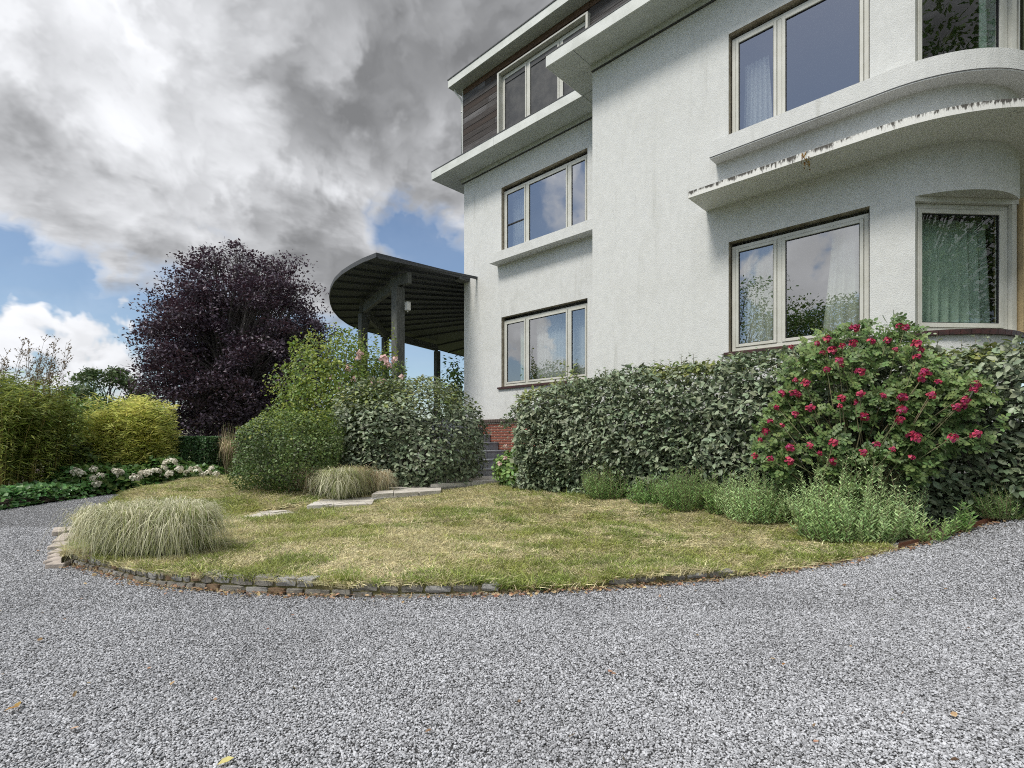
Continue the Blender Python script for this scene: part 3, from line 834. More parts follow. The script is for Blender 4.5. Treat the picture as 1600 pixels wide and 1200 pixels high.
# curtains
curtain('pale curtain gathered at the left of the wide upper window of the nearer block', 2.47, 2.80, 4.1, 5.42, .32, 6, 'voile', flare=.10)
curtain('pale curtain hanging in the narrow light of the lower two-light window', 2.45, 2.93, 1.15, 2.72, .30, 5, 'curtain')
curtain('pale curtain drawn to the right side of the lower two-light window behind the red rose', 3.58, 4.02, 1.15, 2.72, .32, 5, 'curtain', flare=.28)
curtain('mint green curtain, left one of the pair in the lower rounded corner window', .05, .52, 1.15, 2.66, .30, 5, 'curtain_green', o=A_, e=ce, n=cn, amp=.045)
curtain('mint green curtain, right one of the pair in the lower rounded corner window', .50, 1.18, 1.15, 2.66, .33, 6, 'curtain_green', o=A_, e=ce, n=cn, amp=.05, flare=.10)
curtain('mint green curtain at the right edge of the upper rounded corner window', 1.02, 1.26, 4.1, 5.75, .25, 2, 'curtain_green', o=A_, e=ce, n=cn)
curtain('net curtain across the middle and right lights of the lower left-wing window', -2.5, -0.9, 1.1, 2.75, LW + .3, 16, 'voile', amp=.022)
curtain('greenish curtain in the narrow left light of the lower left-wing window', -2.98, -2.72, 1.1, 2.75, LW + .28, 3, 'curtain_green')
curtain('pale gathered curtain in the barred left light of the upper left-wing window', -3.25, -2.70, 4.1, 5.75, LW + .3, 8, 'voile')
gb = MB(); gb.obox((-3.30, LW + .075), E1, N1, .09, .65, -.006, .012, 4.93, 4.955); gb.build('glazing_bar', M['gasket'], house)


def band(mb, path_in, path_out, z0, z1, m=0, mt=None, mb_=None):
    mb.prism(path_in + path_out[::-1], z0, z1, m, mt, mb_)


def trimmed(off, u0, vend=3.2): return front_path(off, u0, vend)


# curved window ledge, curved canopy, brick sills
mb = MB(); band(mb, trimmed(-.02, 2.175), trimmed(.215, 2.175), 3.977, 4.218); mb.build('window_ledge', M['stucco'], house)
mb = MB(); band(mb, trimmed(.218, 2.171), trimmed(.222, 2.171), 3.990, 3.997); mb.build('ledge_groove', M['trim_dark'], house)
mb = MB(); band(mb, trimmed(-.02, 2.03), trimmed(.60, 2.03), 3.338, 3.425); mb.build('canopy', [M['canopy_edge']], house)
mb = MB(); mb.box(-3.45, -.012, LW - .27, LW + .02, 4.03, 4.237); mb.build('window_ledge', M['stucco'], house)
mb = MB(); mb.box(-3.42, -.84, LW - .045, LW + .03, 1.145, 1.188); mb.build('window_sill', M['sill'], house)
mb = MB(); mb.box(2.30, 4.10, -.045, .03, 1.185, 1.224); mb.build('window_sill', M['sill'], house)
k = 0
proto = None
for a in np.arange(2.0, 92.0, 5.2):
    mb = MB()
    q0, q1 = rad(a), rad(a + 4.85)
    rr = AR + .045
    mb.prism([(AU + AR * .985 * math.sin(q0), AV - AR * .985 * math.cos(q0)), (AU + rr * math.sin(q0), AV - rr * math.cos(q0)), (AU + rr * math.sin(q1), AV - rr * math.cos(q1)), (AU + AR * .985 * math.sin(q1), AV - AR * .985 * math.cos(q1))],
             1.165 + R_.uniform(-.002, .002), 1.222)
    mb.build('sill_brick', M['sill'], house)

# eaves: soffit panels, fascia, dark roof trim, moulding against the wall
EV0, EV1 = 6.467, 6.668
ov = .555
eave_out = [(-5.222, 11.5), (-5.222, .506), (-.585, .506), (-.585, -ov)] + front_path(ov, 0.0, 11.5)[1:]
eave_in = [(-4.66, 11.5), (-4.66, LW + .02), (.02, LW + .02), (.02, .02)] + front_path(-.02, 0.02, 11.5)[1:]
mb = MB(); mb.prism(eave_out, EV0 + .012, EV1 - .02); mb.build('roof_slab', M['fascia'], house)
mb = MB()
def grown(g): return [(-5.222 - g, 11.5), (-5.222 - g, .506 - g), (-.585 - g, .506 - g), (-.585 - g, -ov - g)] + front_path(ov + g, 0.0, 11.5)[1:]
mb.prism(grown(.014), EV1 - .018, EV1 + .004); mb.build('roof_trim', M['trim_dark'], house)
def fascia_run(a, b, name='fascia_board'):
    m_ = MB(); L = math.dist(a, b); e = ((b[0] - a[0]) / L, (b[1] - a[1]) / L); n = (-e[1], e[0])
    m_.obox(a, e, n, .003, L - .003, -.008, .012, EV0 - .004, EV1 - .02); m_.build(name, M['fascia'], house)
for a, b in (((-5.222, 4), (-5.222, .506)), ((-5.222, .506), (-3.0, .506)), ((-3.0, .506), (-.585, .506)), ((-.585, .506), (-.585, -ov)), ((-.585, -ov), (2.0, -ov)), ((2.0, -ov), (4.25, -ov))):
    fascia_run(a, b)
def panel(x0, x1, y0, y1):
    m_ = MB(); m_.box(x0 + .004, x1 - .004, y0 + .004, y1 - .004, EV0 - .002, EV0 + .02); m_.build('soffit_panel', M['soffit'], house)
panel(-5.21, -4.66, .52, 1.0); panel(-5.21, -4.66, 1.0, 3.4)
for x0, x1 in ((-4.66, -3.05), (-3.05, -.58)): panel(x0, x1, .52, LW - .01)
panel(-5.21 + .55, -5.2 + .55, .5, .52)
panel(-.575, -.004, -.545, .498); panel(-.575, -.004, .506, LW - .01)
for x0, x1 in ((0.0, 2.4), (2.4, 4.25)): panel(x0, x1, -.545, -.01)
mb = MB(); mb.box(-4.70, -.008, LW - .05, LW, 6.375, EV0 - .006); mb.box(-4.70, -.008, LW - .035, LW, 6.362, 6.372, 1); mb.build('eave_moulding', [M['soffit'], M['trim_dark']], house)
mb = MB()
band(mb, [(0.0, 0.0)] + front_path(0.0, 0.0, 5)[1:], [(0.0, -.05)] + front_path(.05, 0.0, 5)[1:], 6.375, EV0 - .006)
band(mb, [(0.0, 0.0)] + front_path(0.0, 0.0, 5)[1:], [(0.0, -.035)] + front_path(.035, 0.0, 5)[1:], 6.362, 6.372, 1, 1, 1)
mb.build('eave_moulding', [M['soffit'], M['trim_dark']], house)

# top floor: boards, window, upper eave, downpipe
AT = 1.04
mb = MB(); mb.box(-4.60, 5.2, AT + .03, 10.5, EV1, 8.72); mb.build('attic_core', M['trim_dark'], house)
rows = 14; rh = (8.706 - EV1) / rows
wa, wb, wz0, wz1 = -3.312, -.80, 6.95, 8.40
for r in range(rows):
    za, zb = EV1 + .005 + r * rh, EV1 + r * rh + rh - .006
    segs = []
    x = -4.636
    cut = [-4.636] + sorted(R_.uniform(-4.2, 4.9) for _ in range(3)) + [5.2]
    for a, b in zip(cut, cut[1:]):
        if zb > wz0 and za < wz1 + .02:
            if a < wa: segs.append((a, min(b, wa)))
            if b > wb: segs.append((max(a, wb), b))
        else: segs.append((a, b))
    for a, b in segs:
        if b - a < .05: continue
        mb = MB(); dpt = R_.uniform(0, .012)
        mb.box(a + .002, b - .002, AT - dpt, AT + .028, za, zb)
        mb.build('board', M['plank_brown'] if r == rows - 1 else R_.choice(M['planks']), house)
mb = MB(); mb.box(-4.652, -4.637, AT - .02, AT + .05, EV1, 8.706); mb.build('corner_strip', M['pipe'], house)
W = window((wa + .03, AT + .02), E1, N1, wb - wa - .06, wz0, wz1 - .02, [.80, 1.72], house, glass='glass_bright')
mb = MB()
mb.box(wa - .02, wa + .03, AT - .10, AT + .05, wz0, wz1); mb.box(wb - .03, wb + .02, AT - .10, AT + .05, wz0, wz1); mb.box(wa - .02, wb + .02, AT - .10, AT + .05, wz1, wz1 + .035)
mb.build('window_surround', M['frame'], house)
mb = MB()
for a, b in ((.10, .72), (.88, 1.64), (1.80, 2.36)): mb.obox((wa + .03, AT + .02), E1, N1, a, b, -.004, .03, wz1 - .22, wz1 - .125)
mb.build('roller_blind_box', M['trim_dark'], house)
AE0, AE1 = 8.708, 8.911
def aeave(g): return [(-4.87 - g, 10.8), (-4.87 - g, .74 - g), (5.8, .74 - g), (5.8, 10.8)]
mb = MB(); mb.prism(aeave(0), AE0 + .004, AE1 - .02); mb.build('roof_slab', M['fascia'], house)
mb = MB(); mb.prism(aeave(.014), AE1 - .018, AE1 + .006); mb.build('roof_trim', M['trim_dark'], house)
for a, b in ((-4.86, -3.05), (-3.05, -.6), (-.6, 2.4), (2.4, 5.2)):
    mb = MB(); mb.box(a + .004, b - .004, .752, AT - .004, AE0 - .002, AE0 + .012); mb.build('soffit_panel', M['soffit'], house)
mb = MB(); mb.box(-4.86, -4.66, AT, 4, AE0 - .002, AE0 + .012); mb.build('soffit_panel', M['soffit'], house)
mb = MB()
mb.tube([(-4.78, .88, AE0), (-4.775, .89, AE0 - .07), (-4.70, 1.01, AE0 - .22), (-4.69, 1.04, AE0 - .3), (-4.69, 1.04, EV1)], .022, 8)
for z in (8.15, 7.0): mb.tube([(-4.69, 1.04, z), (-4.69, 1.04, z + .025)], .03, 8); mb.box(-4.73, -4.69, 1.03, 1.05, z, z + .02)
mb.build('downpipe', M['pipe'], house, smooth=True)

# brick plinth under the left wing
mb = MB(); mb.box(-4.66, -.01, LW - .02, LW + .2, -1.2, .365); mb.build('plinth', M['mortar'], house)
bm_ = MB().box(0, .208, -.014, .02, 0, .043).mesh('brick', M['brick'], bevel=.004)
r = 0; z = -.86
while z < .34:
    u0 = -4.3 + (0.11 if r % 2 else 0)
    while u0 < -1.9:
        step_u = -3.93 + .27 * max(0, math.ceil((.09 - z - .02) / .18))
        if u0 + .21 > step_u - .1:
            b = link('brick', bm_, house, (u0, LW - .022, z)); b.scale = (1, 1, R_.uniform(.96, 1.03))
        u0 += .222
    z += .0605; r += 1
M['coping'] = mat('grey brown coping brick', (0.13, 0.10, 0.085), 0.8, (0.08, 0.062, 0.055), 30, 0.4, 60)
cb = MB().box(0, .052, -.05, .05, 0, .075).mesh('coping_brick', M['coping'], bevel=.004)
u0 = -4.2
while u0 < -2.6:
    b = link('coping_brick', cb, house, (u0, LW - .035, .372)); b.rotation_euler = (R_.uniform(-.02, .02), 0, 0); u0 += .06

# dead sprig caught in the crack of the canopy edge
mb = MB()
o = Vector((3.49, -.605, 3.40))
for i in range(9):
    q = o + Vector((R_.uniform(-.05, .05), R_.uniform(-.03, .25), -R_.uniform(.02, .11)))
    mb.tube([o + Vector((R_.uniform(-.03, .03), 0, R_.uniform(-.02, .03))), (o + q) / 2 + Vector((0, -.03, -.02)), q], [.004, .003, .002], 4)
for i in range(12):
    q = o + Vector((R_.uniform(-.05, .06), R_.uniform(-.03, .2), -R_.uniform(.03, .12)))
    mb.add([q, q + Vector((.02, .005, -.012)), q + Vector((.01, .02, -.03))], [(0, 1, 2)])
sp = mb.build('dead_sprig', M['leaf_brown']); sp.matrix_world = house.matrix_basis.copy()
tag(sp, 'small dead brown sprig hanging from the crack in the curved canopy edge', 'dead plant')

# ------------------------------------------------------------------ entrance stairs (in the house frame)
stairs = tag(empty('entrance_stairs', HW(-2.57, LW - .6, 0), HROT), 'blue-grey stone stairs climbing along the brick plinth behind the round bush', 'stairs')
for k in range(7):
    st = empty('step', parent=stairs)
    z0 = -.81 + .18 * k; x1 = -.27 * k
    xs = np.linspace(-.85, .56, 6) + np.concatenate([[0], RNG.uniform(-.05, .05, 4), [0]])
    for a, b in zip(xs, xs[1:]):
        m_ = MB(); m_.box(x1 - .5, x1 + R_.uniform(-.003, .003), a + .003, b - .003, z0 - .05, z0 + .145); m_.build('block', M['bluestone'], st, bevel=.004)
    m_ = MB(); m_.box(x1 - .5, x1 + .012, -.85, .56, z0 + .147, z0 + .18); m_.build('tread', M['bluestone'], st, bevel=.004)
m_ = MB(); m_.box(-3.4, -1.9, -1.1, .56, .2, .45); m_.build('landing', M['bluestone'], stairs)


# ------------------------------------------------------------------ flagstone landings of the garden path
def split_poly(poly, n):
    ps = [poly]
    while len(ps) < n:
        ps.sort(key=lambda q: -abs(sum(a[0] * b[1] - b[0] * a[1] for a, b in zip(q, q[1:] + q[:1]))))
        p = ps.pop(0)
        c = Vector((sum(a[0] for a in p) / len(p), sum(a[1] for a in p) / len(p)))
        ext = max(((Vector(a) - Vector(b)) for a in p for b in p), key=lambda d: d.length)
        ang = math.atan2(ext.y, ext.x) + math.pi / 2 + R_.uniform(-.5, .5)
        nn = Vector((-math.sin(ang), math.cos(ang)))
        l, r_ = [], []
        for a, b in zip(p, p[1:] + p[:1]):
            a, b = Vector(a), Vector(b); da, db = (a - c).dot(nn), (b - c).dot(nn)
            (l if da >= 0 else r_).append(tuple(a))
            if da * db < 0:
                q = tuple(a + (b - a) * (da / (da - db))); l.append(q); r_.append(q)
        if len(l) > 2 and len(r_) > 2: ps += [l, r_]
        else: ps.append(p); break
    return ps


SLABS = []


def landing(label, corners, z, n, thick=.11):
    c = sum((Vector(q) for q in corners), Vector((0, 0))) / len(corners)
    L = tag(empty('stone_landing', (c.x, c.y, z)), label, 'garden step', 'flagstone landings of the path to the stairs')
    SLABS.append(corners)
    loc = [(q[0] - c.x, q[1] - c.y) for q in corners]
    MB().prism([(x * .97, y * .97) for x, y in loc], -thick - .1, -.03).build('base', M['edge1'], L)
    for p in split_poly(loc, n):
        g = Vector((sum(a[0] for a in p) / len(p), sum(a[1] for a in p) / len(p)))
        q = [tuple(Vector(a) + (g - Vector(a)).normalized() * .012) for a in p]
        tz = R_.uniform(-.006, .008)
        MB().prism(q, -.05, tz).build('flagstone', M[R_.choice(['flag', 'flag2', 'flag'])], L, bevel=.008)
    # dry-laid riser stones along the nearer edges
    for a, b in zip(loc, loc[1:] + loc[:1]):
        a, b = Vector(a), Vector(b); d = b - a; ln = d.length; e = d.normalized(); x = 0.0
        nn = Vector((e.y, -e.x))
        if (nn.y > -.15 and nn.x > -.3): continue
        while x < ln - .05:
            s_ = min(R_.uniform(.12, .24), ln - x)
            m_ = MB(); m_.obox(a, e, (-nn.x, -nn.y), x + .005, x + s_ - .005, -.005 - R_.uniform(0, .012), .08, -thick, -.052)
            m_.build('riser_stone', M[R_.choice(['edge1', 'edge1', 'edge3'])], L, bevel=.006); x += s_


def quad(*px): return [tuple(P(*q)[:2]) for q in px]


landing('lowest flagstone landing of the path, half sunk in the lawn', quad((362, 821, 6.45), (470, 806, 6.95), (475, 796, 7.5), (400, 803, 7.1)), on_lawn(420, 6.8).z + .035, 4, .06)
landing('second flagstone landing of the path, in front of the pale grass tuft', quad((478, 801, 7.0), (582, 790, 7.3), (590, 776, 8.2), (500, 784, 7.8)), on_lawn(530, 7.3).z + .075, 6)
landing('third flagstone landing of the path, at the foot of the round bush', quad((580, 785, 7.75), (690, 774, 8.4), (690, 764, 9.4), (600, 770, 8.9)), on_lawn(630, 8.4).z + .11, 7)
landing('fourth flagstone landing of the path, nearest below the stairs', quad((672, 773, 8.8), (745, 765, 9.3), (792, 757, 10.0), (800, 752, 10.9), (690, 754, 10.6)), on_lawn(725, 9.3).z + .13, 10)
landing('uppermost stone landing directly in front of the stairs', quad((715, 752, 10.8), (790, 749, 10.9), (800, 742, 12.0), (715, 742, 12.2)), CAM_H - .80, 5)

# ------------------------------------------------------------------ porch roof on posts beside the house
porch = tag(empty('porch_roof', HW(-4.66, 2.0, -CAM_H), HROT), 'dark timber porch roof with a rounded edge on grey posts beside the house', 'porch roof')
PZ = 3.90 + CAM_H
def PL(px, D):  # plan point in the porch frame
    p = P(px, 600, D); q = house.matrix_basis.inverted() @ p
    return (q.x + 4.66, q.y - 2.0)
outl = [PL(744, 13.1), PL(588, 11.34), PL(566, 11.7), PL(548, 12.12), PL(534, 12.55), PL(523, 13.1), PL(517, 13.75), PL(514.5, 14.5), PL(516, 15.3), PL(520, 16.1), PL(530, 17.1), PL(543, 18.0), PL(560, 18.9), PL(590, 19.8), PL(625, 20.9), PL(670, 22.6), PL(700, 24), PL(725, 25.2), PL(770, 26)]
outl_in = outl + [(.0, 10.0), (.0, -.93)]
MB().prism(outl_in, PZ + .04, PZ + .10).build('roof_deck', M['wood_dark'], porch)
fe = MB()
for i, (a, b) in enumerate(zip(outl[:-1], outl[1:])):
    a, b = Vector(a), Vector(b); e = (b - a).normalized(); n = (e.y, -e.x)
    fe.obox(a, e, n, 0, (b - a).length, -.006, .03, PZ + .015, PZ + .115)
fe.build('edge_board', M['wood_dark'], porch)
cj = Vector((1.4, 3.8))
for i in range(17):
    q0 = i / 16 * (len(outl) - 3) + 1
    k = int(q0); a = Vector(outl[k]).lerp(Vector(outl[min(k + 1, len(outl) - 1)]), q0 - k)
    d = a - cj; L = d.length; e = d / L; n = (-e.y, e.x)
    m_ = MB(); m_.obox(cj, e, n, .6, L - .05, -.03, .03, PZ - .012, PZ + .038); m_.build('joist', M['wood_dark'], porch)
posts = [PL(622, 12.3), PL(567, 14.9), PL(602, 18.5), PL(683, 21.3)]
for i, p in enumerate(posts):
    s_ = .115 if i == 0 else .10
    m_ = MB(); m_.box(p[0] - s_, p[0] + s_, p[1] - s_, p[1] + s_, .2, PZ - .36); m_.build('post', M['wood_post'], porch, bevel=.012)
for a, b, ext in ((posts[0], posts[1], .25), (posts[1], posts[2], .2), (posts[2], posts[3], .2), (posts[0], (.0, posts[0][1]), .25)):
    a, b = Vector(a), Vector(b); e = (b - a).normalized(); n = (-e.y, e.x)
    m_ = MB(); m_.obox(a, e, n, -ext, (b - a).length, -.055, .055, PZ - .36, PZ - .105); m_.build('beam', M['wood_post'], porch, bevel=.008)
m_ = MB()
p = Vector(posts[1]); q = Vector(posts[2]); e = (q - p).normalized()
m_.tube([(p.x, p.y, PZ - 1.1), (p.x + e.x * .8, p.y + e.y * .8, PZ - .38)], .05, 4); m_.build('brace', M['wood_post'], porch)
m_ = MB(); m_.box(-.02, .22, -1.25, -.93, PZ - .02, PZ + .12); m_.build('wall_plate', M['wood_post'], porch)
bx = MB(); bx.box(-.055, .055, -.05, .05, -.09, .09); bx.box(-.06, .06, -.055, .055, .09, .105); bx.tube([(0, 0, -.09), (0, 0, -.13)], .02, 8)
pp = P(637, 479, 12.25)
tag(bx.build('speaker_box', M['metal_white'], None, pp, HROT, bevel=.006), 'small off-white box fixed high on the front porch post', 'box')
# terrace behind the planting
tr = MB(); tr.prism([HW(u, v)[:2] for u, v in ((-9.2, .8), (-4.7, .8), (-4.7, 12), (-10, 12))], -.1, 1.0)
tag(tr.build('terrace', M['flag2']), kind='structure')

# ------------------------------------------------------------------ stone edging, rusty strip
edging = tag(empty('stone_edging', (front[0].x, front[0].y, 0)), 'low two-course edging of rough grey and brown stones along the front of the lawn', 'stone edging')


def rough_stone(seed):
    r = random.Random(seed); bm = bmesh.new()
    bmesh.ops.create_cube(bm, size=1.0)
    bmesh.ops.subdivide_edges(bm, edges=bm.edges[:], cuts=1, use_grid_fill=True)
    for v in bm.verts:
        k = sum(abs(c) > .4 for c in v.co)
        v.co *= {3: .90, 2: .97, 1: 1.03}.get(k, 1)
        v.co += Vector((r.uniform(-.035, .035), r.uniform(-.06, .06), r.uniform(-.07, .07)))
    me = bpy.data.meshes.new('stone'); bm.to_mesh(me); bm.free()
    return me


stone_me = []
for i in range(12):
    me = rough_stone(i); me.materials.append(M[('edge1', 'edge1', 'edge3', 'edge2', 'edge1', 'edge3', 'edge1')[i % 7]]); stone_me.append(me)
fl = [0.0]
for a, b in zip(front, front[1:]): fl.append(fl[-1] + (Vector(b[:2]) - Vector(a[:2])).length)


def along(q):
    for i in range(len(front) - 1):
        if q <= fl[i + 1]:
            f = (q - fl[i]) / (fl[i + 1] - fl[i])
            p = front[i].lerp(front[i + 1], f); d = Vector((front[i + 1] - front[i])[:2]).normalized()
            return p, d
    return front[-1], Vector((1, 0))


def px_of(p): return CX + FPX * p.x / p.y


for course in (0, 1):
    q = R_.uniform(0, .06) if course else 0.0
    while True:
        p, d = along(q)
        x = px_of(p)
        if x > 1130: break
        ln = R_.uniform(.055, .10) if x < 330 else R_.uniform(.085, .19) if x < 900 else R_.uniform(.15, .24)
        hh = (.052, .058)[course]
        p2, d2_ = along(q + ln / 2)
        x2 = px_of(p2)
        hidden = course == 1 and (498 < x2 < 565 or 772 < x2 < 950)
        if 790 < x2 < 930: hh *= .62
        if x2 > 565: hh *= .86
        if x2 > 770: hh *= .86
        if x2 < 300: hh *= .86
        if not hidden:
            n = Vector((-d2_.y, d2_.x))
            off = .03 + (.014 if course else 0) + R_.uniform(-.006, .006)
            base = float(gravel_z(p2.x, p2.y))
            o = link('stone', R_.choice(stone_me), edging)
            zc = base - .006 - .022 * float(np.interp(x2, [555, 585], [0, 1])) + (hh * .5 if course == 0 else hh * .98 + .004 + hh * .5)
            o.location = Vector((p2.x + n.x * off, p2.y + n.y * off, zc)) - edging.location
            o.rotation_euler = (R_.uniform(-.06, .06) + (math.pi if R_.random() < .5 else 0), R_.uniform(-.035, .035), math.atan2(d2_.y, d2_.x) + R_.uniform(-.05, .05))
            o.scale = (ln - .008, .11, hh * .97)
        q += ln + R_.uniform(0, .006)
# flat slabs laid fanwise at the left end
fan = tag(empty('slab_edging', P(95, 862, 4.1)), 'fan of flat pale slabs laid at the left tip of the lawn edging', 'stone edging')
fan.location.z = 0
for i in range(9):
    py = 884 - i * 7.2
    a, b = gpt(112 - 1.0 * i + (i > 5) * 4, py), gpt(74 + i * 1.6, py + 2)
    e = Vector((b - a)[:2]); L = e.length; e = e.normalized(); n = Vector((-e.y, e.x))
    m_ = MB(); wd = .5 * (gpt(95, py - 3.2) - gpt(95, py + 3.6)).length
    m_.obox((a.x - fan.location.x, a.y - fan.location.y), e, n, R_.uniform(-.02, .02), L * R_.uniform(.85, 1.05), -wd, wd * .86, -.02, .028 + .012 * R_.random())
    o = m_.build('slab', M['slate'], fan, bevel=.006); o.rotation_euler = (0, R_.uniform(-.02, .02), R_.uniform(-.03, .03))
ep = [gpt(*q) for q in ((1404, 858), (1430, 852), (1450, 846.5), (1475, 839.5), (1500, 832), (1530, 822.5), (1560, 813), (1600, 800))] + [Vector((5.3, 4.75, .5)), Vector((6.4, 4.6, .55))]
ep = catmull(ep, 6)
mb = MB()
for a, b in zip(ep, ep[1:]):
    za, zb = float(gravel_z(a.x, a.y)), float(gravel_z(b.x, b.y))
    d = Vector((b - a)[:2]).normalized(); n = (-d.y * .004, d.x * .004)
    hgt = .048
    vs = [(a.x, a.y, za - .05), (b.x, b.y, zb - .05), (b.x, b.y, zb + hgt), (a.x, a.y, za + hgt)]
    v2 = [(x + n[0], y + n[1], z) for x, y, z in vs]
    mb.add(vs + v2, [(0, 1, 2, 3), (7, 6, 5, 4), (3, 2, 6, 7)])
tag(mb.build('lawn_edging', M['rust']), 'thin rusty metal strip curving between the gravel and the bed at the right', 'edging strip')

# ------------------------------------------------------------------ gravel stones
def pebble(seed):
    r = random.Random(seed); bm = bmesh.new(); bmesh.ops.create_icosphere(bm, subdivisions=1, radius=.5)
    for v in bm.verts: v.co *= r.uniform(.72, 1.16)
    me = bpy.data.meshes.new('pebble'); bm.to_mesh(me); bm.free(); me.materials.append(M['gravel_stone'])
    return me


pebbles = [pebble(i) for i in range(10)]
solid = [lawn_poly, bed_poly]
pts = []
for y0, y1, dens in ((1.1, 2.2, 22000), (2.2, 3.2, 18000), (3.2, 4.4, 12000), (4.4, 6.2, 6500), (6.2, 9.8, 1700)):
    x0, x1 = max(-7.5, -1.06 * y1 - 1.6), min(1.06 * y1 + 1.6, 7.0)
    n = int((x1 - x0) * (y1 - y0) * dens)
    q = np.stack([RNG.uniform(x0, x1, n), RNG.uniform(y0, y1, n)], 1)
    q = q[(np.abs(q[:, 0]) < 1.03 * q[:, 1] + 1.5)]
    for s_ in solid: q = q[~in_poly(q, s_)]
    pts.append(q)
pts = np.concatenate(pts); n = len(pts)
sz = np.clip(RNG.lognormal(math.log(.0080), .24, n), .004, .0145) * (1 + .35 * np.clip((pts[:, 1] - 3.4) / 2, 0, 1))
zz = gravel_z(pts[:, 0], pts[:, 1]) + sz * RNG.uniform(.02, .42, n)
scl = np.stack([sz * RNG.uniform(.9, 1.35, n), sz * RNG.uniform(.75, 1.1, n), sz * RNG.uniform(.55, .9, n)], 1)
scatter('gravel', np.column_stack([pts, zz]), np.column_stack([RNG.uniform(-.5, .5, (n, 2)), RNG.uniform(0, 6.28, n)]), scl, RNG.integers(0, 10, n), pebbles)

# dead leaves gathered along the edging and the strip
pos = []
for _ in range(1000):
    q = R_.random() * fl[-1]; p, d = along(q); x = px_of(p)
    if vnoise(np.array([[q * 2.2, 3, 1]]), 5)[0] < .42 and R_.random() < .75: continue
    o = -abs(R_.gauss(0, .055)) - .012
    pos.append((p.x - d.y * o, p.y + d.x * o))
for _ in range(230):
    k = R_.randrange(len(ep) - 1); p = ep[k].lerp(ep[k + 1], R_.random()); o = abs(R_.gauss(0, .04)) + .01
    pos.append((p.x + .2 * o, p.y - o))
for _ in range(70):
    y = R_.uniform(1.6, 5); pos.append((R_.uniform(-1, 1) * y, y))
pos = np.array(pos); n = len(pos)
p3 = np.column_stack([pos, gravel_z(pos[:, 0], pos[:, 1]) + RNG.uniform(.012, .024, n)])
inl = in_poly(pos, lawn_poly) | in_poly(pos, bed_poly)
p3 = p3[~inl]; n = len(p3)
ax = rnd(n); ax[:, 2] *= .25; nor = rnd(n) * .45 + np.array([0, 0, 1.0])
tag(link('leaf_litter', leaves_mesh('leaf_litter', p3, nrm(ax), nor, RNG.uniform(.013, .034, n), OVAL, M['litter'])), kind='stuff')


# dry clippings along the front of the lawn
cp, ct = [], []
for _ in range(2600):
    q = R_.random() * fl[-1]; p, d = along(q); x = px_of(p)
    if x < 700 and R_.random() < .65: continue
    o = R_.gauss(-.01, .035) if x > 740 else -abs(R_.gauss(0, .03)) - .01
    a = Vector((p.x - d.y * o, p.y + d.x * o, 0)); inside = o > .0
    a.z = (gz(a.x, a.y) if inside else float(gravel_z(a.x, a.y))) + R_.uniform(.008, .022)
    an = R_.uniform(0, 6.28); ln = R_.uniform(.02, .06)
    cp.append(a); ct.append(a + Vector((math.cos(an) * ln, math.sin(an) * ln, R_.uniform(-.004, .014))))
n = len(cp)
tag(link('dry_clippings', blades_mesh('dry_clippings', np.array(cp), np.array(ct), np.full(n, .006), np.full(n, .0045), [M['g_dry'], M['litter']], (RNG.random(n) < .4).astype(int), seg=2)), kind='stuff')


def fallen(label, px, py, size, m, k=1, grp=None):
    p = gpt(px, py); q = np.array([(p.x + R_.gauss(0, .012) * (k > 1), p.y + R_.gauss(0, .008) * (k > 1), p.z + .022) for _ in range(k)])
    a = rnd(k); a[:, 2] *= .15
    me = leaves_mesh('fallen_leaf', q - np.array(p), nrm(a), rnd(k) * .3 + np.array([0, 0, 1.0]), size, LEAF, M[m])
    tag(link('fallen_leaf', me, None, p), label, 'leaf')


fallen('yellow leaf lying at the bottom edge of the gravel', 366, 1194, .05, 'leaf_yellow')
fallen('brown and yellow leaf scrap on the gravel at the far left', 25, 1113, .045, 'leaf_brown', 2)
fallen('small brown leaf on the gravel at the right, below the red rose', 1226, 1043, .03, 'leaf_brown')
fallen('faded green leaf lying on the gravel near the right tip of the lawn', 1392, 940, .04, 'l_yel')

# ------------------------------------------------------------------ lawn grass
def tuft(seed, n, h, m, spread, lean=.5):
    r = np.random.default_rng(seed)
    root = np.column_stack([r.normal(0, spread, (n, 2)), np.full(n, -.004)])
    tip = root + np.column_stack([r.normal(0, h * lean, (n, 2)), r.uniform(.45, 1.0, n) * h])
    return blades_mesh('tuft', root, tip, np.full(n, h * .12), np.full(n, .006), m, seg=2)


def rosette(seed):
    g = np.random.default_rng(seed); k = 9; an = g.uniform(0, 6.28, k)
    ax = np.column_stack([np.cos(an), np.sin(an), g.uniform(.1, .6, k)])
    return leaves_mesh('tuft', g.normal(0, .012, (k, 3)) * [1, 1, 0], nrm(ax), np.tile([0, 0, 1.0], (k, 1)) + g.normal(0, .2, (k, 3)), g.uniform(.03, .055, k), OVAL, M['l_green'])


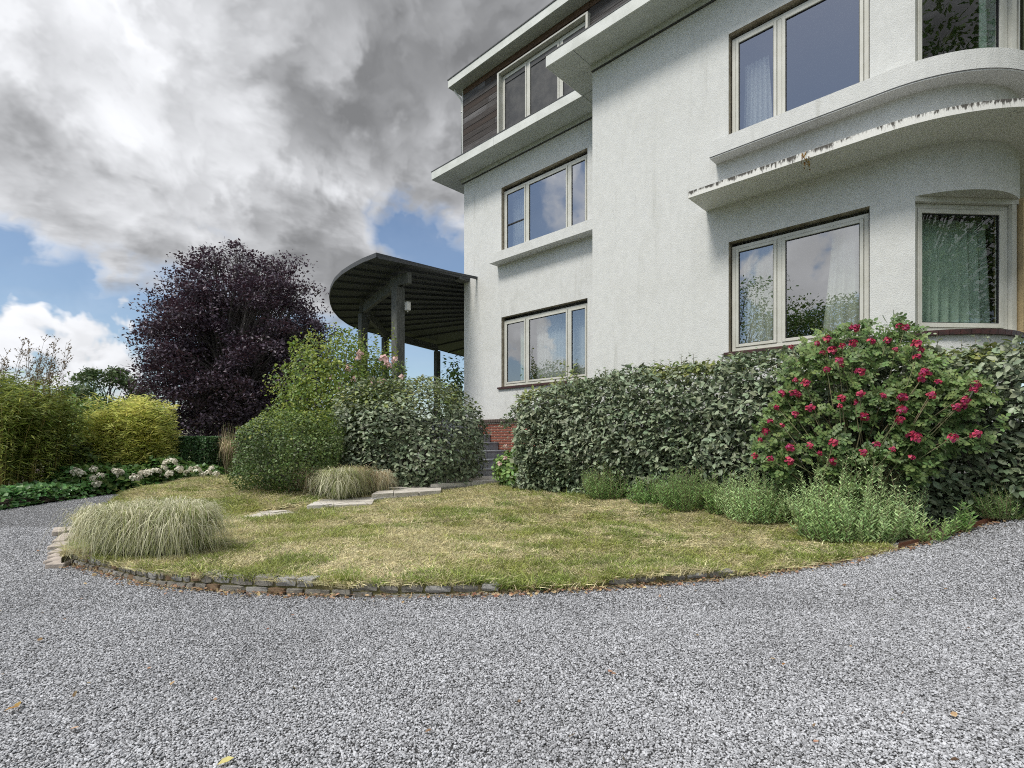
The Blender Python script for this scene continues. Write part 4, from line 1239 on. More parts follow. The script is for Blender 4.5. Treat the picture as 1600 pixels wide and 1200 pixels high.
tufts = [tuft(i, 8, .042, M['g_dry'], .018, 1.0) for i in range(4)] + [tuft(10 + i, 7, .052, M['g_green'], .014, .7) for i in range(3)] + [tuft(20, 12, .085, M['g_green'], .02, .5), tuft(21, 9, .07, M['g_dry'], .02, .6), rosette(30), rosette(31)]
pts = []
for y0, y1, dens in ((3.0, 4.2, 4200), (4.2, 5.6, 3400), (5.6, 7.5, 2300), (7.5, 11, 1300)):
    n = int(12 * (y1 - y0) * dens); q = np.stack([RNG.uniform(-6.5, 5.5, n), RNG.uniform(y0, y1, n)], 1)
    q = q[in_poly(q, lawn_poly) & (np.abs(q[:, 0]) < q[:, 1] * 1.02 + .6)]
    pts.append(q)
pts = np.concatenate(pts); n = len(pts)
g3 = np.column_stack([pts * 1.0, np.zeros(n)])
gn = .30 * vnoise(g3 * 1.1, 3) + .30 * vnoise(g3 * 3.1, 4) + .40 * vnoise(g3 * 8, 6)
# the strip nearest the edging and the right tip are greener
fp = np.array([(p.x, p.y) for p in front])
dist = np.sqrt(np.min(np.sum((pts[:, None, ::] - fp[None, ::4]) ** 2, 2), 1)) if n < 60000 else np.concatenate([np.sqrt(np.min(np.sum((c[:, None] - fp[None, ::4]) ** 2, 2), 1)) for c in np.array_split(pts, 20)])
green = RNG.random(n) < np.clip((gn - .48) * 3.0 + .19 + .30 * np.exp(-(dist / .5) ** 2), .05, .88)
for sp_ in SLABS: pts_in = in_poly(pts, sp_); green = green & ~pts_in; pts[pts_in] = np.array([0.0, -50.0])
idx = np.where(green, RNG.integers(4, 7, n), RNG.integers(0, 4, n))
tall = RNG.random(n) < .010 + .035 * np.exp(-(dist / .16) ** 2) * (gn > .45)
idx = np.where(tall, np.where(green, 7, 8), idx)
weed = RNG.random(n) < .0035 + .012 * np.exp(-(dist / .3) ** 2); idx = np.where(weed, RNG.integers(9, 11, n), idx)
s_ = RNG.uniform(.7, 1.35, n) * (1 + .35 * (pts[:, 1] > 6))
scatter('grass', np.column_stack([pts, lawn_z(pts[:, 0], pts[:, 1]) if n < 40000 else np.concatenate([lawn_z(c[:, 0], c[:, 1]) for c in np.array_split(pts, 40)])]),
        np.column_stack([np.zeros((n, 2)), RNG.uniform(0, 6.28, n)]), np.repeat(s_[:, None], 3, 1), idx, tufts)
# rank tufts hanging over the edging
root, tip = [], []
for x, k, h in ((535, 190, .11), (520, 90, .08), (550, 70, .07), (505, 50, .05), (840, 90, .05), (790, 80, .05), (935, 60, .05), (1140, 50, .05), (700, 40, .04), (455, 40, .04), (250, 50, .04), (640, 50, .06), (1010, 110, .08), (905, 80, .06), (985, 60, .07), (760, 60, .06), (880, 50, .05), (365, 30, .04), (1090, 40, .05)):
    c = min(range(len(front)), key=lambda i: abs(px_of(front[i]) - x)); c = front[c]
    for _ in range(k):
        a = Vector((c.x + R_.gauss(0, .05), c.y + .03 + abs(R_.gauss(0, .06)), 0)); a.z = gz(a.x, a.y)
        root.append(a); tip.append(a + Vector((R_.gauss(0, h * .5), R_.gauss(-h * .15, h * .4), h * R_.uniform(.5, 1.1))))
n = len(root)
tag(link('verge_grass', blades_mesh('verge_grass', np.array(root), np.array(tip), np.full(n, .012), np.full(n, .005), [M['g_green'], M['g_dry']], (RNG.random(n) < .25).astype(int))), kind='stuff')

# ------------------------------------------------------------------ shrubs and hedges
def shrub(name, label, cat, loc, group=None): return tag(empty(name, loc), label, cat, group)


def stems_of(parent, ends, r0, m, base=(0, 0, 0), name='stem', curve=.15, seg=5):
    mb = MB()
    for e in ends:
        a = Vector(base) + Vector((R_.gauss(0, .04), R_.gauss(0, .04), -.03)); e = Vector(e)
        mid = a.lerp(e, .5) + Vector((R_.gauss(0, curve * .4), R_.gauss(0, curve * .4), curve * .3))
        mb.tube([a, a.lerp(mid, .6), mid, mid.lerp(e, .5), e], [r0, r0 * .85, r0 * .65, r0 * .45, r0 * .2], seg)
    o = mb.build(name, m, parent, smooth=True)
    return o


def blob_shrub(name, label, cat, px, py, D, wpx, toppx, n, leaf, tpl, m, depth_m=None, lump=.12, power=2.4, dep=.30, up=.5, jit=.6, droop=0, lf=2.2, seed=0, group=None, mi=None, sprigs=0):
    base = P(px, py, D); R = wpx / 2 * D / FPX; H = (py - toppx) * D / FPX
    L = shrub(name, label, cat, base, group)
    rz = H * .58; c = np.array([base.x, base.y, base.z + H - rz])
    p, out = blob_points(n, c, (R, depth_m or R, rz), lump, lf, dep, base.z + .01, power, seed)
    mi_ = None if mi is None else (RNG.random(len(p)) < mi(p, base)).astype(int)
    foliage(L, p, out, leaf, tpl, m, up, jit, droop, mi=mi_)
    ends = [tuple((p[i] - np.array(base)) * .9) for i in RNG.integers(0, len(p), 26)]
    stems_of(L, ends, .018 * max(H, .4), M['bark'], name='branch')
    return L, base, p, out


# long evergreen hedge under the windows
HL = HW(1.8, -1.0, 0); hb = shrub('evergreen_hedge', 'long silvery evergreen hedge under the ground floor windows', 'hedge', (HL.x, HL.y, .25))
nh = 30000
U = RNG.uniform(-.62, 6.6, nh * 3); T = RNG.uniform(0, 1, nh * 3) ; 
front_v = np.interp(U, [-.62, 1.2, 4.0, 5.2, 6.6], [-1.74, -1.70, -1.50, -1.38, -1.38])
back_v = np.interp(U, [-2.6, 0, 4.2, 5.2, 6.6], [-.35, -.30, -.28, -.2, .0])
top_z = np.interp(U, [-.62, -.3, 0.3, 1.0, 2.0, 3.3, 4.2, 5.0, 6.6], [1.55, 1.72, 1.80, 1.88, 1.94, 1.97, 1.96, 1.85, 1.80])
wv, hv = back_v - front_v, top_z - .2
# walk round the section: front face from the ground up, round the shoulder, over the top
per = hv + wv; sarc = T * per
nn = vnoise(np.column_stack([U * 1.6, sarc * 1.6, np.zeros_like(U)]), 2) * .20 + vnoise(np.column_stack([U * 4.5, sarc * 4.5, np.ones_like(U)]), 3) * .15 - .15
dp = RNG.exponential(.055, len(U)).clip(0, .4) - nn
onf = sarc < hv
vv = np.where(onf, front_v + dp, front_v + (sarc - hv))
z = np.where(onf, .2 + sarc, top_z - dp)
of = np.where(onf, -1.0, 0.0); oz = np.where(onf, 0.12, 1.0)
rs = .30  # round shoulder
near = np.clip(1 - np.abs(sarc - hv) / rs, 0, 1)
cut = .10 * near ** 2
vv += np.where(onf, cut, cut * .3); z -= np.where(onf, cut * .3, cut)
of = of * (1 - near * .4) - near * .4; oz = oz * (1 - near * .4) + near * .4
# rounded left end
el = np.clip((-.15 - U) / .5, 0, 1)
vv = vv + np.where(onf, el * .65, 0); z = z - np.where(~onf, el ** 2 * .25, 0)
ou = -el * 1.2
# the foot of the face draws back a little
foot = np.clip(1 - (z - .25) / .5, 0, 1) * np.where(onf, 1, 0); vv += foot * .10
keep = RNG.random(len(U)) < np.where(onf, 1.0, .55)
U, vv, z, of, oz, ou = (q[keep][:nh] for q in (U, vv, z, of, oz, ou))
Rm = np.array(house.matrix_basis.to_3x3())
loc = np.column_stack([U, vv, np.zeros_like(U)]) @ Rm.T + np.array([house.location.x, house.location.y, 0]); loc[:, 2] = z
out = nrm(np.column_stack([ou, of, oz]) @ Rm.T)
g_ = lawn_z(loc[:, 0], loc[:, 1]) if len(loc) < 40000 else 0
loc = loc[loc[:, 2] > g_ - .02]; out = out[:len(loc)] if False else out[(z > g_ - .02)]
yl = ((vnoise(loc * 1.3, 8) > .62) & (RNG.random(len(loc)) < .6) & (out[:, 2] > .3)).astype(int)
foliage(hb, loc, out, .066, LEAF, [M['l_elae'], M['l_elae_y']], .75, .9, .25, .62, mi=yl)
# inner twigs that close the hedge
mb = MB()
for _ in range(420):
    u_ = R_.uniform(-.2, 6.3); v0 = R_.uniform(-1.1, -.45)
    a = HW(u_, v0); a.z = .2; b = HW(u_ + R_.gauss(0, .25), v0 + R_.gauss(-.15, .22)); b.z = R_.uniform(.9, 1.75)
    mb.tube([a - hb.location, (a + b) / 2 - hb.location + Vector((R_.gauss(0, .08), R_.gauss(0, .08), .1)), b - hb.location], [.016, .011, .004], 5)
mb.build('branch', M['bark'], hb, smooth=True)
ni = 14000
ui = RNG.uniform(-.35, 6.5, ni); vi = np.interp(ui, [-2.6, 1, 4, 5.2, 6.6], [-1.7, -1.48, -1.2, -1.1, -1.1]) + RNG.uniform(-.12, .55, ni)
pi_ = np.column_stack([ui, vi, np.zeros(ni)]) @ Rm.T + np.array([house.location.x, house.location.y, 0]); pi_[:, 2] = .22 + RNG.random(ni) * (np.interp(ui, [-.4, .3, 2.0, 4.2, 6.6], [1.4, 1.62, 1.78, 1.80, 1.66]) - .25)
foliage(hb, pi_, nrm(rnd(ni)), .085, OVAL, M['l_elae'], .3, 1.0, name='inner_foliage')


def sprig(pts_list, parent, m, leaf, tpl, n_each, name='shoot', up=.35):
    """upright shoots with leaves set along them"""
    P_, A_x, N_x, lf_ = [], [], [], []
    mb = MB()
    for a, b in pts_list:
        a, b = Vector(a), Vector(b); d = (b - a); mid = a.lerp(b, .5) + Vector((R_.gauss(0, .1), R_.gauss(0, .1), 0)) * d.length
        mb.tube([a, mid, b], [.004, .003, .0015], 4)
        for i in range(n_each):
            q = (i + R_.random()) / n_each; p = a.lerp(mid, q * 2) if q < .5 else mid.lerp(b, q * 2 - 1)
            an = i * 2.4 + R_.random(); s_ = Vector((math.cos(an), math.sin(an), up)).normalized()
            lf_.append(leaf * R_.uniform(.7, 1.2) * (1.1 - .55 * q * q)); P_.append(p); A_x.append(s_); N_x.append(Vector((0, 0, .55)) + Vector((R_.gauss(0, .55), R_.gauss(-.25, .55), R_.gauss(0, .3))))
    off = np.array(parent.location)
    o = link(name, leaves_mesh(name, np.array(P_), nrm(np.array(A_x)), np.array(N_x), np.array(lf_), tpl, m), parent); o['kind'] = 'stuff'
    st = mb.build('stem', M['stem'], parent)
    return o


sh = []
for _ in range(110):
    u_ = R_.choice([R_.uniform(-.4, 6), R_.uniform(.6, 2.5), R_.uniform(4, 6)]); v_ = float(np.interp(u_, [-2.6, 1, 4, 5.2, 6.6], [-2.05, -1.78, -1.5, -1.38, -1.38])) + R_.uniform(.1, .9)
    zt = float(np.interp(u_, [-.62, -.3, 0.3, 1.0, 2.0, 3.3, 4.2, 5.0, 6.6], [1.5, 1.68, 1.78, 1.86, 1.92, 1.95, 1.94, 1.83, 1.78]))
    a = HW(u_, v_); a.z = zt - .05; b = a + Vector((R_.gauss(0, .04), R_.gauss(0, .04), R_.uniform(.10, .24)))
    sh.append((a - hb.location, b - hb.location))
sprig(sh, hb, M['l_elae'], .062, LEAF, 7, 'top_shoots')

# fresher shrub leaning over the left end of the hedge
blob_shrub('leafy_shrub', 'yellow-green shoots rising over the left end of the hedge by the left-wing window', 'shrub', 885, 700, 8.6, 90, 576, 900, .075, LEAF, M['l_elae_y'], lump=.3, lf=3, dep=.7)

# round evergreen bush by the stairs
lb = blob_shrub('round_bush', 'big round silvery evergreen bush beside the stone stairs', 'bush', 636, 763, 9.8, 228, 601, 15000, .085, LEAF, [M['l_elae'], M['l_elae_y']], 1.05, .15, 2.7, .30, .75, .62, .25, seed=4, mi=lambda p, b: .35 * (p[:, 2] > b.z + 1.45))
rs_ = []
for _ in range(34):
    i = R_.randrange(len(lb[2])); p = Vector(lb[2][i]); o = Vector(lb[3][i])
    if o.z < .1: continue
    rs_.append((p - lb[1], p - lb[1] + o * .10 + Vector((R_.gauss(0, .04), R_.gauss(0, .04), R_.uniform(.06, .16)))))
sprig(rs_, lb[0], M['l_elae'], .07, LEAF, 7, 'top_shoots')
# dark small-leaved bush to its left
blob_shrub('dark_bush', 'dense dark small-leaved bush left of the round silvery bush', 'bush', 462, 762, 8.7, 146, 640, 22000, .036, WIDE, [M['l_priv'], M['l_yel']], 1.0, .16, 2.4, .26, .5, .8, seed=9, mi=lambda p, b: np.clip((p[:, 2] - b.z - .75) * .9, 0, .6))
# tall yellow-green shrub and pink rose in front of the porch
blob_shrub('yellow_shrub', 'tall yellow-green shrub between the dark bush and the porch', 'shrub', 520, 745, 10.6, 176, 530, 17000, .055, OVAL, [M['l_yel'], M['l_rose']], .9, .30, 2.2, .45, .4, .8, lf=2.6, seed=12, mi=lambda p, b: .25)
lr = blob_shrub('pink_rose', 'climbing rose with pale pink flowers at the front porch post', 'rose bush', 585, 745, 11.0, 130, 548, 9000, .055, OVAL, [M['l_rose'], M['l_yel']], .75, .26, 2.2, .45, .4, .8, lf=2.6, seed=14, mi=lambda p, b: .15)
sh = []
for x0, y0, x1, y1 in ((562, 600, 568, 512), (566, 600, 560, 530), (580, 590, 584, 520), (590, 580, 600, 535), (548, 600, 545, 535), (535, 600, 532, 545), (607, 590, 612, 500), (618, 580, 616, 498), (600, 560, 590, 520), (555, 590, 572, 520), (610, 560, 606, 528), (628, 600, 634, 560)):
    sh.append((P(x0, y0, 11.2) - lr[1], P(x1, y1, 11.4) - lr[1]))
sprig(sh, lr[0], M['l_yel'], .075, OVAL, 22, 'climbing_shoots')


def flower_mesh(seed, m, n, r, size):
    g = np.random.default_rng(seed); d = g.normal(size=(n, 3)); d /= np.linalg.norm(d, axis=1, keepdims=True); d[:, 2] = np.abs(d[:, 2]) * .8 + .05
    a = np.cross(d, g.normal(size=(n, 3)))
    return leaves_mesh('flower', d * r * g.uniform(.5, 1, (n, 1)), nrm(a), d, size * g.uniform(.8, 1.2, n), OVAL, m)


pk = [flower_mesh(i, M['p_pink'], 14, .035, .05) for i in range(4)]
for x, y in ((609, 572), (606, 568), (597, 596), (583, 594), (582, 601), (560, 560), (563, 552), (600, 560), (553, 593), (518, 590), (545, 575), (628, 590), (617, 563), (530, 605)):
    o = link('flower', R_.choice(pk), lr[0], P(x, y, 10.1) - lr[1]); o.rotation_euler = (rad(50) + R_.gauss(0, .3), 0, R_.uniform(-1, 1)); o.scale = [R_.uniform(1.0, 1.8)] * 3

blob_shrub('leafy_shrub', 'green leafy shrub against the house corner under the porch', 'shrub', 712, 690, 14.5, 50, 562, 1500, .10, LEAF, M['l_green'], lump=.3, lf=3, dep=.6, seed=21)

# perennial with pink flower in front of the stairs
pr = blob_shrub('perennial_plant', 'soft green perennial with a pink flower at the foot of the brick plinth', 'plant', 812, 766, 8.9, 78, 700, 2600, .07, OVAL, [M['l_green'], M['l_nep']], lump=.25, lf=3, dep=.5, seed=23, mi=lambda p, b: .4)
for x, y in ((792, 698), (790, 716), (781, 724)):
    o = link('flower', R_.choice(pk), pr[0], P(x, y, 8.55) - pr[1]); o.rotation_euler = (rad(60), 0, 0); o.scale = [.9] * 3


# ---- feathery stemmed plants at the foot of the hedge
def stemmy(name, label, cat, px, py, D, wpx, hpx, n, m, leaf, tpl, per=16, splay=.5, group=None, ry=.6):
    base = P(px, py, D); base.z = max(gz(base.x, base.y), float(gravel_z(base.x, base.y))); L = shrub(name, label, cat, base, group)
    w_, h_ = wpx * D / FPX, hpx * D / FPX
    ls = []
    for _ in range(n):
        an, q = R_.uniform(0, 2 * math.pi), math.sqrt(R_.random())
        tx, ty = math.cos(an) * q, math.sin(an) * q
        hh = h_ * (1 - .38 * q * q) * R_.uniform(.5, 1.1)
        ls.append((Vector((tx * w_ * .5 * (1 - splay), ty * w_ * ry * .5 * (1 - splay), 0)), Vector((tx * w_ * .5, ty * w_ * ry * .5, hh))))
    sprig(ls, L, m, leaf, tpl, per, 'foliage', up=.85)
    return L


stemmy('sage_bush', 'big feathery sage-green bush in front of the red rose', 'bush', 1334, 838, 4.85, 218, 130, 280, M['l_sage'], .054, LANCE, 36, .3)
stemmy('sage_bush', 'smaller feathery green bush left of the big sage-green one', 'bush', 1190, 812, 5.5, 146, 96, 200, M['l_sage'], .048, LANCE, 34, .35)
stemmy('lavender_plant', 'fine-leaved green tuft along the hedge left of the feathery bushes', 'plant', 1078, 792, 6.1, 120, 70, 260, M['l_nep'], .06, THIN, 20, .4)
stemmy('lavender_plant', 'fine-leaved blue-green tuft at the hedge foot near the middle of the lawn', 'plant', 950, 778, 6.95, 96, 62, 240, M['l_nep'], .06, THIN, 20, .5)
stemmy('catmint_plant', 'soft green plant filling the gap beside the smaller feathery bush', 'plant', 1132, 802, 5.85, 90, 66, 150, M['l_nep'], .05, LANCE, 24, .4)
stemmy('catmint_plant', 'soft green plant between the two fine-leaved hedge-foot tufts', 'plant', 1020, 786, 6.5, 90, 50, 150, M['l_nep'], .05, LANCE, 22, .4)
stemmy('low_plant', 'small leafy plant at the hedge foot beside the perennial', 'plant', 876, 768, 8.2, 50, 34, 60, M['l_green'], .05, OVAL, 12, .5)
stemmy('low_plant', 'low leafy plant between the two fine-leaved tufts', 'plant', 1012, 783, 6.9, 50, 34, 50, M['l_green'], .05, OVAL, 10, .5)
stemmy('seedling', 'taller pale seedling standing behind the rusty strip', 'plant', 1510, 822, 4.5, 34, 64, 7, M['l_nep'], .07, LANCE, 18, .6)
stemmy('seedling', 'shorter pale seedling left of the taller one', 'plant', 1487, 828, 4.5, 30, 40, 6, M['l_nep'], .06, LANCE, 14, .6)
stemmy('seedling', 'sprawling weed at the left end of the rusty strip', 'plant', 1452, 846, 4.45, 60, 46, 14, M['l_nep'], .055, LANCE, 14, .3)
stemmy('feathery_plant', 'feathery green plant at the right edge below the hedge', 'plant', 1570, 790, 4.6, 110, 62, 260, M['l_nep'], .035, THIN, 30, .4)
stemmy('feathery_plant', 'dark leafy plant in the shade behind the seedlings', 'plant', 1462, 815, 5.15, 70, 60, 60, M['l_green'], .045, DIAM, 16, .4)

# ---- red rose sprawling over the hedge
rb = P(1350, 770, 5.05); rb.z = gz(rb.x, rb.y)
red = shrub('red_rose', 'sprawling rose bush with crimson flower clusters in front of the hedge', 'rose bush', rb)
fl_px = [(660, 75), (905, 70), (940, 80), (305, 185), (505, 140), (450, 165), (840, 150), (750, 155), (590, 180), (650, 165), (480, 215), (530, 205), (885, 200), (1000, 170), (1020, 200), (570, 260), (590, 290), (505, 310), (690, 320), (1030, 365), (1050, 330), (1120, 380), (1330, 395), (1320, 420), (330, 370), (385, 385), (255, 440), (345, 450), (320, 440), (225, 520), (410, 525), (325, 560), (690, 445), (815, 455), (925, 465), (660, 492), (575, 515), (585, 470), (1250, 510), (1225, 520), (1275, 480), (920, 535), (710, 572), (910, 590), (185, 597), (255, 620), (165, 655), (135, 700), (410, 730), (540, 715), (1000, 690), (970, 670), (1200, 690), (1180, 705), (1330, 670), (780, 725), (870, 755), (705, 772), (975, 798), (105, 790), (190, 805), (295, 815), (465, 775), (300, 745), (1005, 240), (1085, 455), (540, 820)]
ff = [flower_mesh(40 + i, M['p_red'], 26, .034, .036) for i in range(6)]
heads = []
for cx_, cy_ in fl_px:
    x, y = 1150 + cx_ * .28125, 490 + cy_ * .28125
    D = float(np.interp(x, [1170, 1300, 1420, 1540], [5.55, 5.05, 4.72, 4.5])) - .17 - .12 * R_.random() + max(0, (560 - y) / 60) * .32
    p = P(x, y, D); heads.append(p)
    o = link('flower', R_.choice(ff), red, p - rb); o.rotation_euler = (rad(55) + R_.gauss(0, .35), R_.gauss(0, .3), R_.uniform(-.8, .8)); o.scale = [R_.uniform(.55, 1.15)] * 3
mb = MB()
for p in heads:
    a = Vector((R_.gauss(0, .12), R_.gauss(.05, .06), 0)); e = p - rb
    mid = a.lerp(e, .55) + Vector((0, .05, .25 * R_.random()))
    mb.tube([a, a.lerp(mid, .6) + Vector((R_.gauss(0, .03), 0, .05)), mid, e], [.009, .007, .005, .003], 5)
mb.build('cane', M['stem'], red, smooth=True)
# pinnate leaf sprays around flowers and canes
LP, LA, LN = [], [], []
out_px = [(1180, 722), (1172, 690), (1195, 640), (1205, 600), (1228, 556), (1262, 530), (1330, 506), (1400, 500), (1435, 520), (1450, 560), (1500, 590), (1545, 600), (1562, 650), (1545, 700), (1490, 690), (1450, 735), (1420, 768), (1250, 768)]
qq = np.stack([RNG.uniform(1165, 1565, 9000), RNG.uniform(495, 770, 9000)], 1)
qq = qq[in_poly(qq, out_px)]
cl = vnoise(np.column_stack([qq / 27, np.zeros(len(qq))]), 31)
near_f = np.min(np.sum((qq[:, None] - np.array([(1150 + a * .28125, 490 + b * .28125 + 6) for a, b in fl_px])[None]) ** 2, 2), 1)
qq = qq[(cl > .55) | (near_f < 240)]
for x, y in qq[:1750]:
    D = float(np.interp(x, [1170, 1300, 1420, 1540], [5.55, 5.05, 4.72, 4.5])) - R_.uniform(-.06, .16) + max(0, (560 - y) / 60) * .32
    p = P(x, y, D)
    an = R_.uniform(0, 6.28); d = Vector((math.cos(an), -abs(math.sin(an)) * .6, R_.uniform(-.7, .7))).normalized()
    sd_ = d.cross(Vector((R_.gauss(-.25, .3), -.85, .6))).normalized(); nn_ = (sd_.cross(d) * -1).normalized(); nn_ = nn_ if nn_.y < .2 else -nn_; nn_ = (nn_ + Vector((R_.gauss(0, .25), R_.gauss(-.2, .2), R_.gauss(.15, .2)))).normalized()
    for k in range(3):
        for s_ in (-1, 1):
            LP.append(p + d * (.022 + .026 * k)); LA.append((d * .5 + sd_ * s_)); LN.append(nn_)
    LP.append(p + d * .095); LA.append(d); LN.append(nn_)
LP = np.array(LP); o = link('foliage', leaves_mesh('foliage', LP - np.array(rb), nrm(np.array(LA)), np.array(LN), RNG.uniform(.032, .050, len(LP)), OVAL, M['l_rose']), red); o['kind'] = 'stuff'


# ---- ornamental grasses
def fountain(name, label, px, py, D, wpx, hpx, n, mats, mix, group=None, ry=.8, wd=.0045, clumps=1, upright=0.0):
    base = P(px, py, D); base.z = gz(base.x, base.y); L = shrub(name, label, 'ornamental grass', base, group)
    w_, h_ = wpx * D / FPX, hpx * D / FPX
    root, tip, bend = [], [], []
    rad_ = w_ * .5 if clumps == 1 else min(h_ * .95, w_ * .3)
    for c in range(clumps):
        cx_ = 0 if clumps == 1 else (c / (clumps - 1) - .5) * (w_ - 1.7 * rad_)
        cy_ = 0 if clumps == 1 else (.14 if c % 2 else -.10) + R_.gauss(0, .03)
        hz = h_ * R_.uniform(.88, 1.06)
        for _ in range(n // clumps):
            an = R_.uniform(0, 6.28); q = R_.random() ** .6
            rt = Vector((cx_ + math.cos(an) * .10 * R_.random(), cy_ + math.sin(an) * .10 * R_.random(), 0))
            reach = rad_ * (.25 + .80 * q) * R_.uniform(.8, 1.1)
            tz = hz * (1 - q) * R_.uniform(.5, 1.0) + hz * (.25 * R_.random() ** 2 + upright * R_.random())
            apex = hz * R_.uniform(.60, .98)
            root.append(rt); tip.append(Vector((cx_ + math.cos(an) * reach + R_.gauss(0, .16) * rad_, cy_ + math.sin(an) * reach * ry + R_.gauss(0, .16) * rad_, max(tz, .02)))); bend.append(max(apex - tz * .5, .02))
    n = len(root)
    o = link('foliage', blades_mesh('foliage', np.array(root), np.array(tip), np.array(bend), np.full(n, wd), mats, (RNG.random(n) < mix).astype(int), seg=7, curl=.10 * rad_), L)
    # green base leaves
    k = n // 5; an = RNG.uniform(0, 6.28, k); rr = rad_ * RNG.uniform(.2, .95, k); c0 = np.array(root)[RNG.integers(0, n, k)]
    t0 = c0 + np.column_stack([np.cos(an) * rr, np.sin(an) * rr * ry, h_ * RNG.uniform(.05, .35, k)])
    o2 = link('base_leaves', blades_mesh('base_leaves', c0, t0, np.full(k, h_ * .25), np.full(k, wd), mats[1] if mats[1] is M['g_orn_d'] else M['g_orn_d'], seg=4, curl=.05 * rad_), L); o2['kind'] = 'stuff'; o['kind'] = 'stuff'


fountain('ornamental_grass', 'wide mound of pale arching grass at the left tip of the lawn', 238, 866, 4.45, 236, 82, 8800, [M['g_orn'], M['g_orn_d']], .30, wd=.0046, clumps=7)
gg = 'grass tufts beside the flagstone path'
fountain('ornamental_grass', 'brownish arching grass tuft against the dark bush', 490, 773, 8.3, 84, 40, 900, [M['g_orn_b'], M['g_orn']], .3, gg, wd=.008)
fountain('ornamental_grass', 'pale green grass tuft, largest and foremost beside the path', 530, 783, 7.85, 96, 50, 1500, [M['g_orn'], M['g_orn_d']], .42, gg, wd=.008)
fountain('ornamental_grass', 'tan grass tuft behind the largest pale one by the path', 552, 778, 8.3, 96, 46, 1100, [M['g_orn_b'], M['g_orn_d']], .4, gg, wd=.008)
fountain('ornamental_grass', 'arching grass tuft touching the left foot of the round bush', 592, 775, 8.5, 62, 42, 900, [M['g_orn'], M['g_orn_b']], .4, gg, wd=.008)

# ------------------------------------------------------------------ the left background
# ivy along the drive
qx = RNG.uniform(-10.2, -7.2, 36000); qy = RNG.uniform(6.0, 15, 36000)
edge = np.interp(qy, [6, 7.7, 9, 11, 15], [-7.5, -7.5, -7.55, -7.6, -6.6]); back = edge - np.interp(qy, [6, 9, 15], [.9, .9, 1.0])
k = (qx < edge + .06 * vnoise(np.column_stack([qx * 4, qy * 4, qx * 0]), 1)) & (qx > back); qx, qy = qx[k][:9000], qy[k][:9000]
zt = .18 + .07 * vnoise(np.column_stack([qx * 3, qy * 3, qx * 0]), 2)
ed = np.clip((np.interp(qy, [6, 7.7, 9, 11, 15], [-7.5, -7.5, -7.55, -7.6, -6.6]) - qx) / .12, 0, 1)
pp_ = np.column_stack([qx, qy, .02 + zt * np.sqrt(ed) * RNG.uniform(.55, 1, len(qx))])
ax, nor = leaf_dirs(np.tile([.35, -.3, .8], (len(qx), 1)), .6, .7)
tag(link('ivy', leaves_mesh('ivy', pp_, ax, nor, RNG.uniform(.06, .105, len(qx)), WIDE, M['l_ivy'])), kind='stuff')
tag(sheet('planting_bed', [(-7.5, 5.0), (-7.5, 8.5), (-7.6, 11), (-6.5, 15), (-16, 18), (-16, 5.0)], lambda x, y: np.full(np.shape(x), .03), .8, M['soil']), kind='structure')


def bamboo(name, label, px, py, D, wpx, toppx, culms, per, mats, mix, depth=.8, bare=0, leaf=.13, lean=.18, seed=0, dz=0.0):
    base = P(px, py, D); base.z = .02; L = shrub(name, label, 'bamboo', base)
    w_, H = wpx * D / FPX, (py - toppx) * D / FPX
    mb = MB(); P_, A_x, N_x = [], [], []
    for c in range(culms):
        x, y = R_.uniform(-.5, .5) * w_ * .82, R_.uniform(-.5, .5) * depth
        h_ = H * R_.uniform(.72, 1.02) * (1 - .35 * (abs(x) / (w_ * .5)) ** 2.5)
        lx, ly = x / w_ * 2 * lean * h_ + R_.gauss(0, .07), R_.gauss(-.05, .12)
        pts_ = [Vector((x + lx * q ** 2, y + ly * q ** 2, h_ * q)) for q in (0, .25, .5, .75, 1)]
        mb.tube(pts_, [.010, .009, .007, .005, .002], 4)
        for i in range(per):
            q = .10 + .92 * (i + R_.random()) / per
            if q < .32 and R_.random() < .62: continue
            p = Vector((x + lx * q ** 2, y + ly * q ** 2, h_ * min(q, 1.02)))
            br = R_.uniform(0, 6.28); rr = R_.uniform(.04, .24) * (1.15 - .6 * q)
            b = p + Vector((math.cos(br) * rr, math.sin(br) * rr, rr * .4))
            for _k in range(4):
                an = br + R_.gauss(0, .7); P_.append(b + Vector((R_.gauss(0, .035), R_.gauss(0, .035), R_.gauss(0, .03)))); A_x.append(Vector((math.cos(an), math.sin(an), R_.uniform(-.75, .35) + dz))); N_x.append(Vector((R_.gauss(0, .4), R_.gauss(-.2, .4), 1)))
    n = len(P_)
    mi = (RNG.random(n) < mix).astype(int)
    o = link('foliage', leaves_mesh('foliage', np.array(P_), nrm(np.array(A_x)), np.array(N_x), leaf * RNG.uniform(.6, 1.2, n), THIN if leaf > .1 else DIAM, mats, mi), L); o['kind'] = 'stuff'
    mb.build('cane', M['culm'], L, smooth=True)
    if bare:
        mt = MB()
        for _ in range(bare):
            x = R_.uniform(-.5, .5) * w_; a = Vector((x, R_.uniform(-.3, .3), H * .8)); b = a + Vector((R_.uniform(-.15, .35), 0, H * R_.uniform(.25, .48)))
            mt.tube([a, a.lerp(b, .5) + Vector((-.04, 0, 0)), b], [.006, .004, .0015], 4)
            for i in range(16):
                p = a.lerp(b, .3 + .7 * R_.random()); an = R_.uniform(-.9, 1.1)
                e = p + Vector((math.sin(an) * .14, R_.gauss(0, .05), math.cos(an) * .11)); mt.tube([p, e], [.003, .001], 3)
                for _k in range(3):
                    q = p.lerp(e, R_.random()); mt.add([q, q + Vector((R_.uniform(-.03, .04), R_.gauss(0, .01), .012)), q + Vector((R_.uniform(-.01, .03), 0, R_.uniform(.015, .04)))], [(0, 1, 2)])
        mt.build('bare_top', M['twig'], L)
    return L


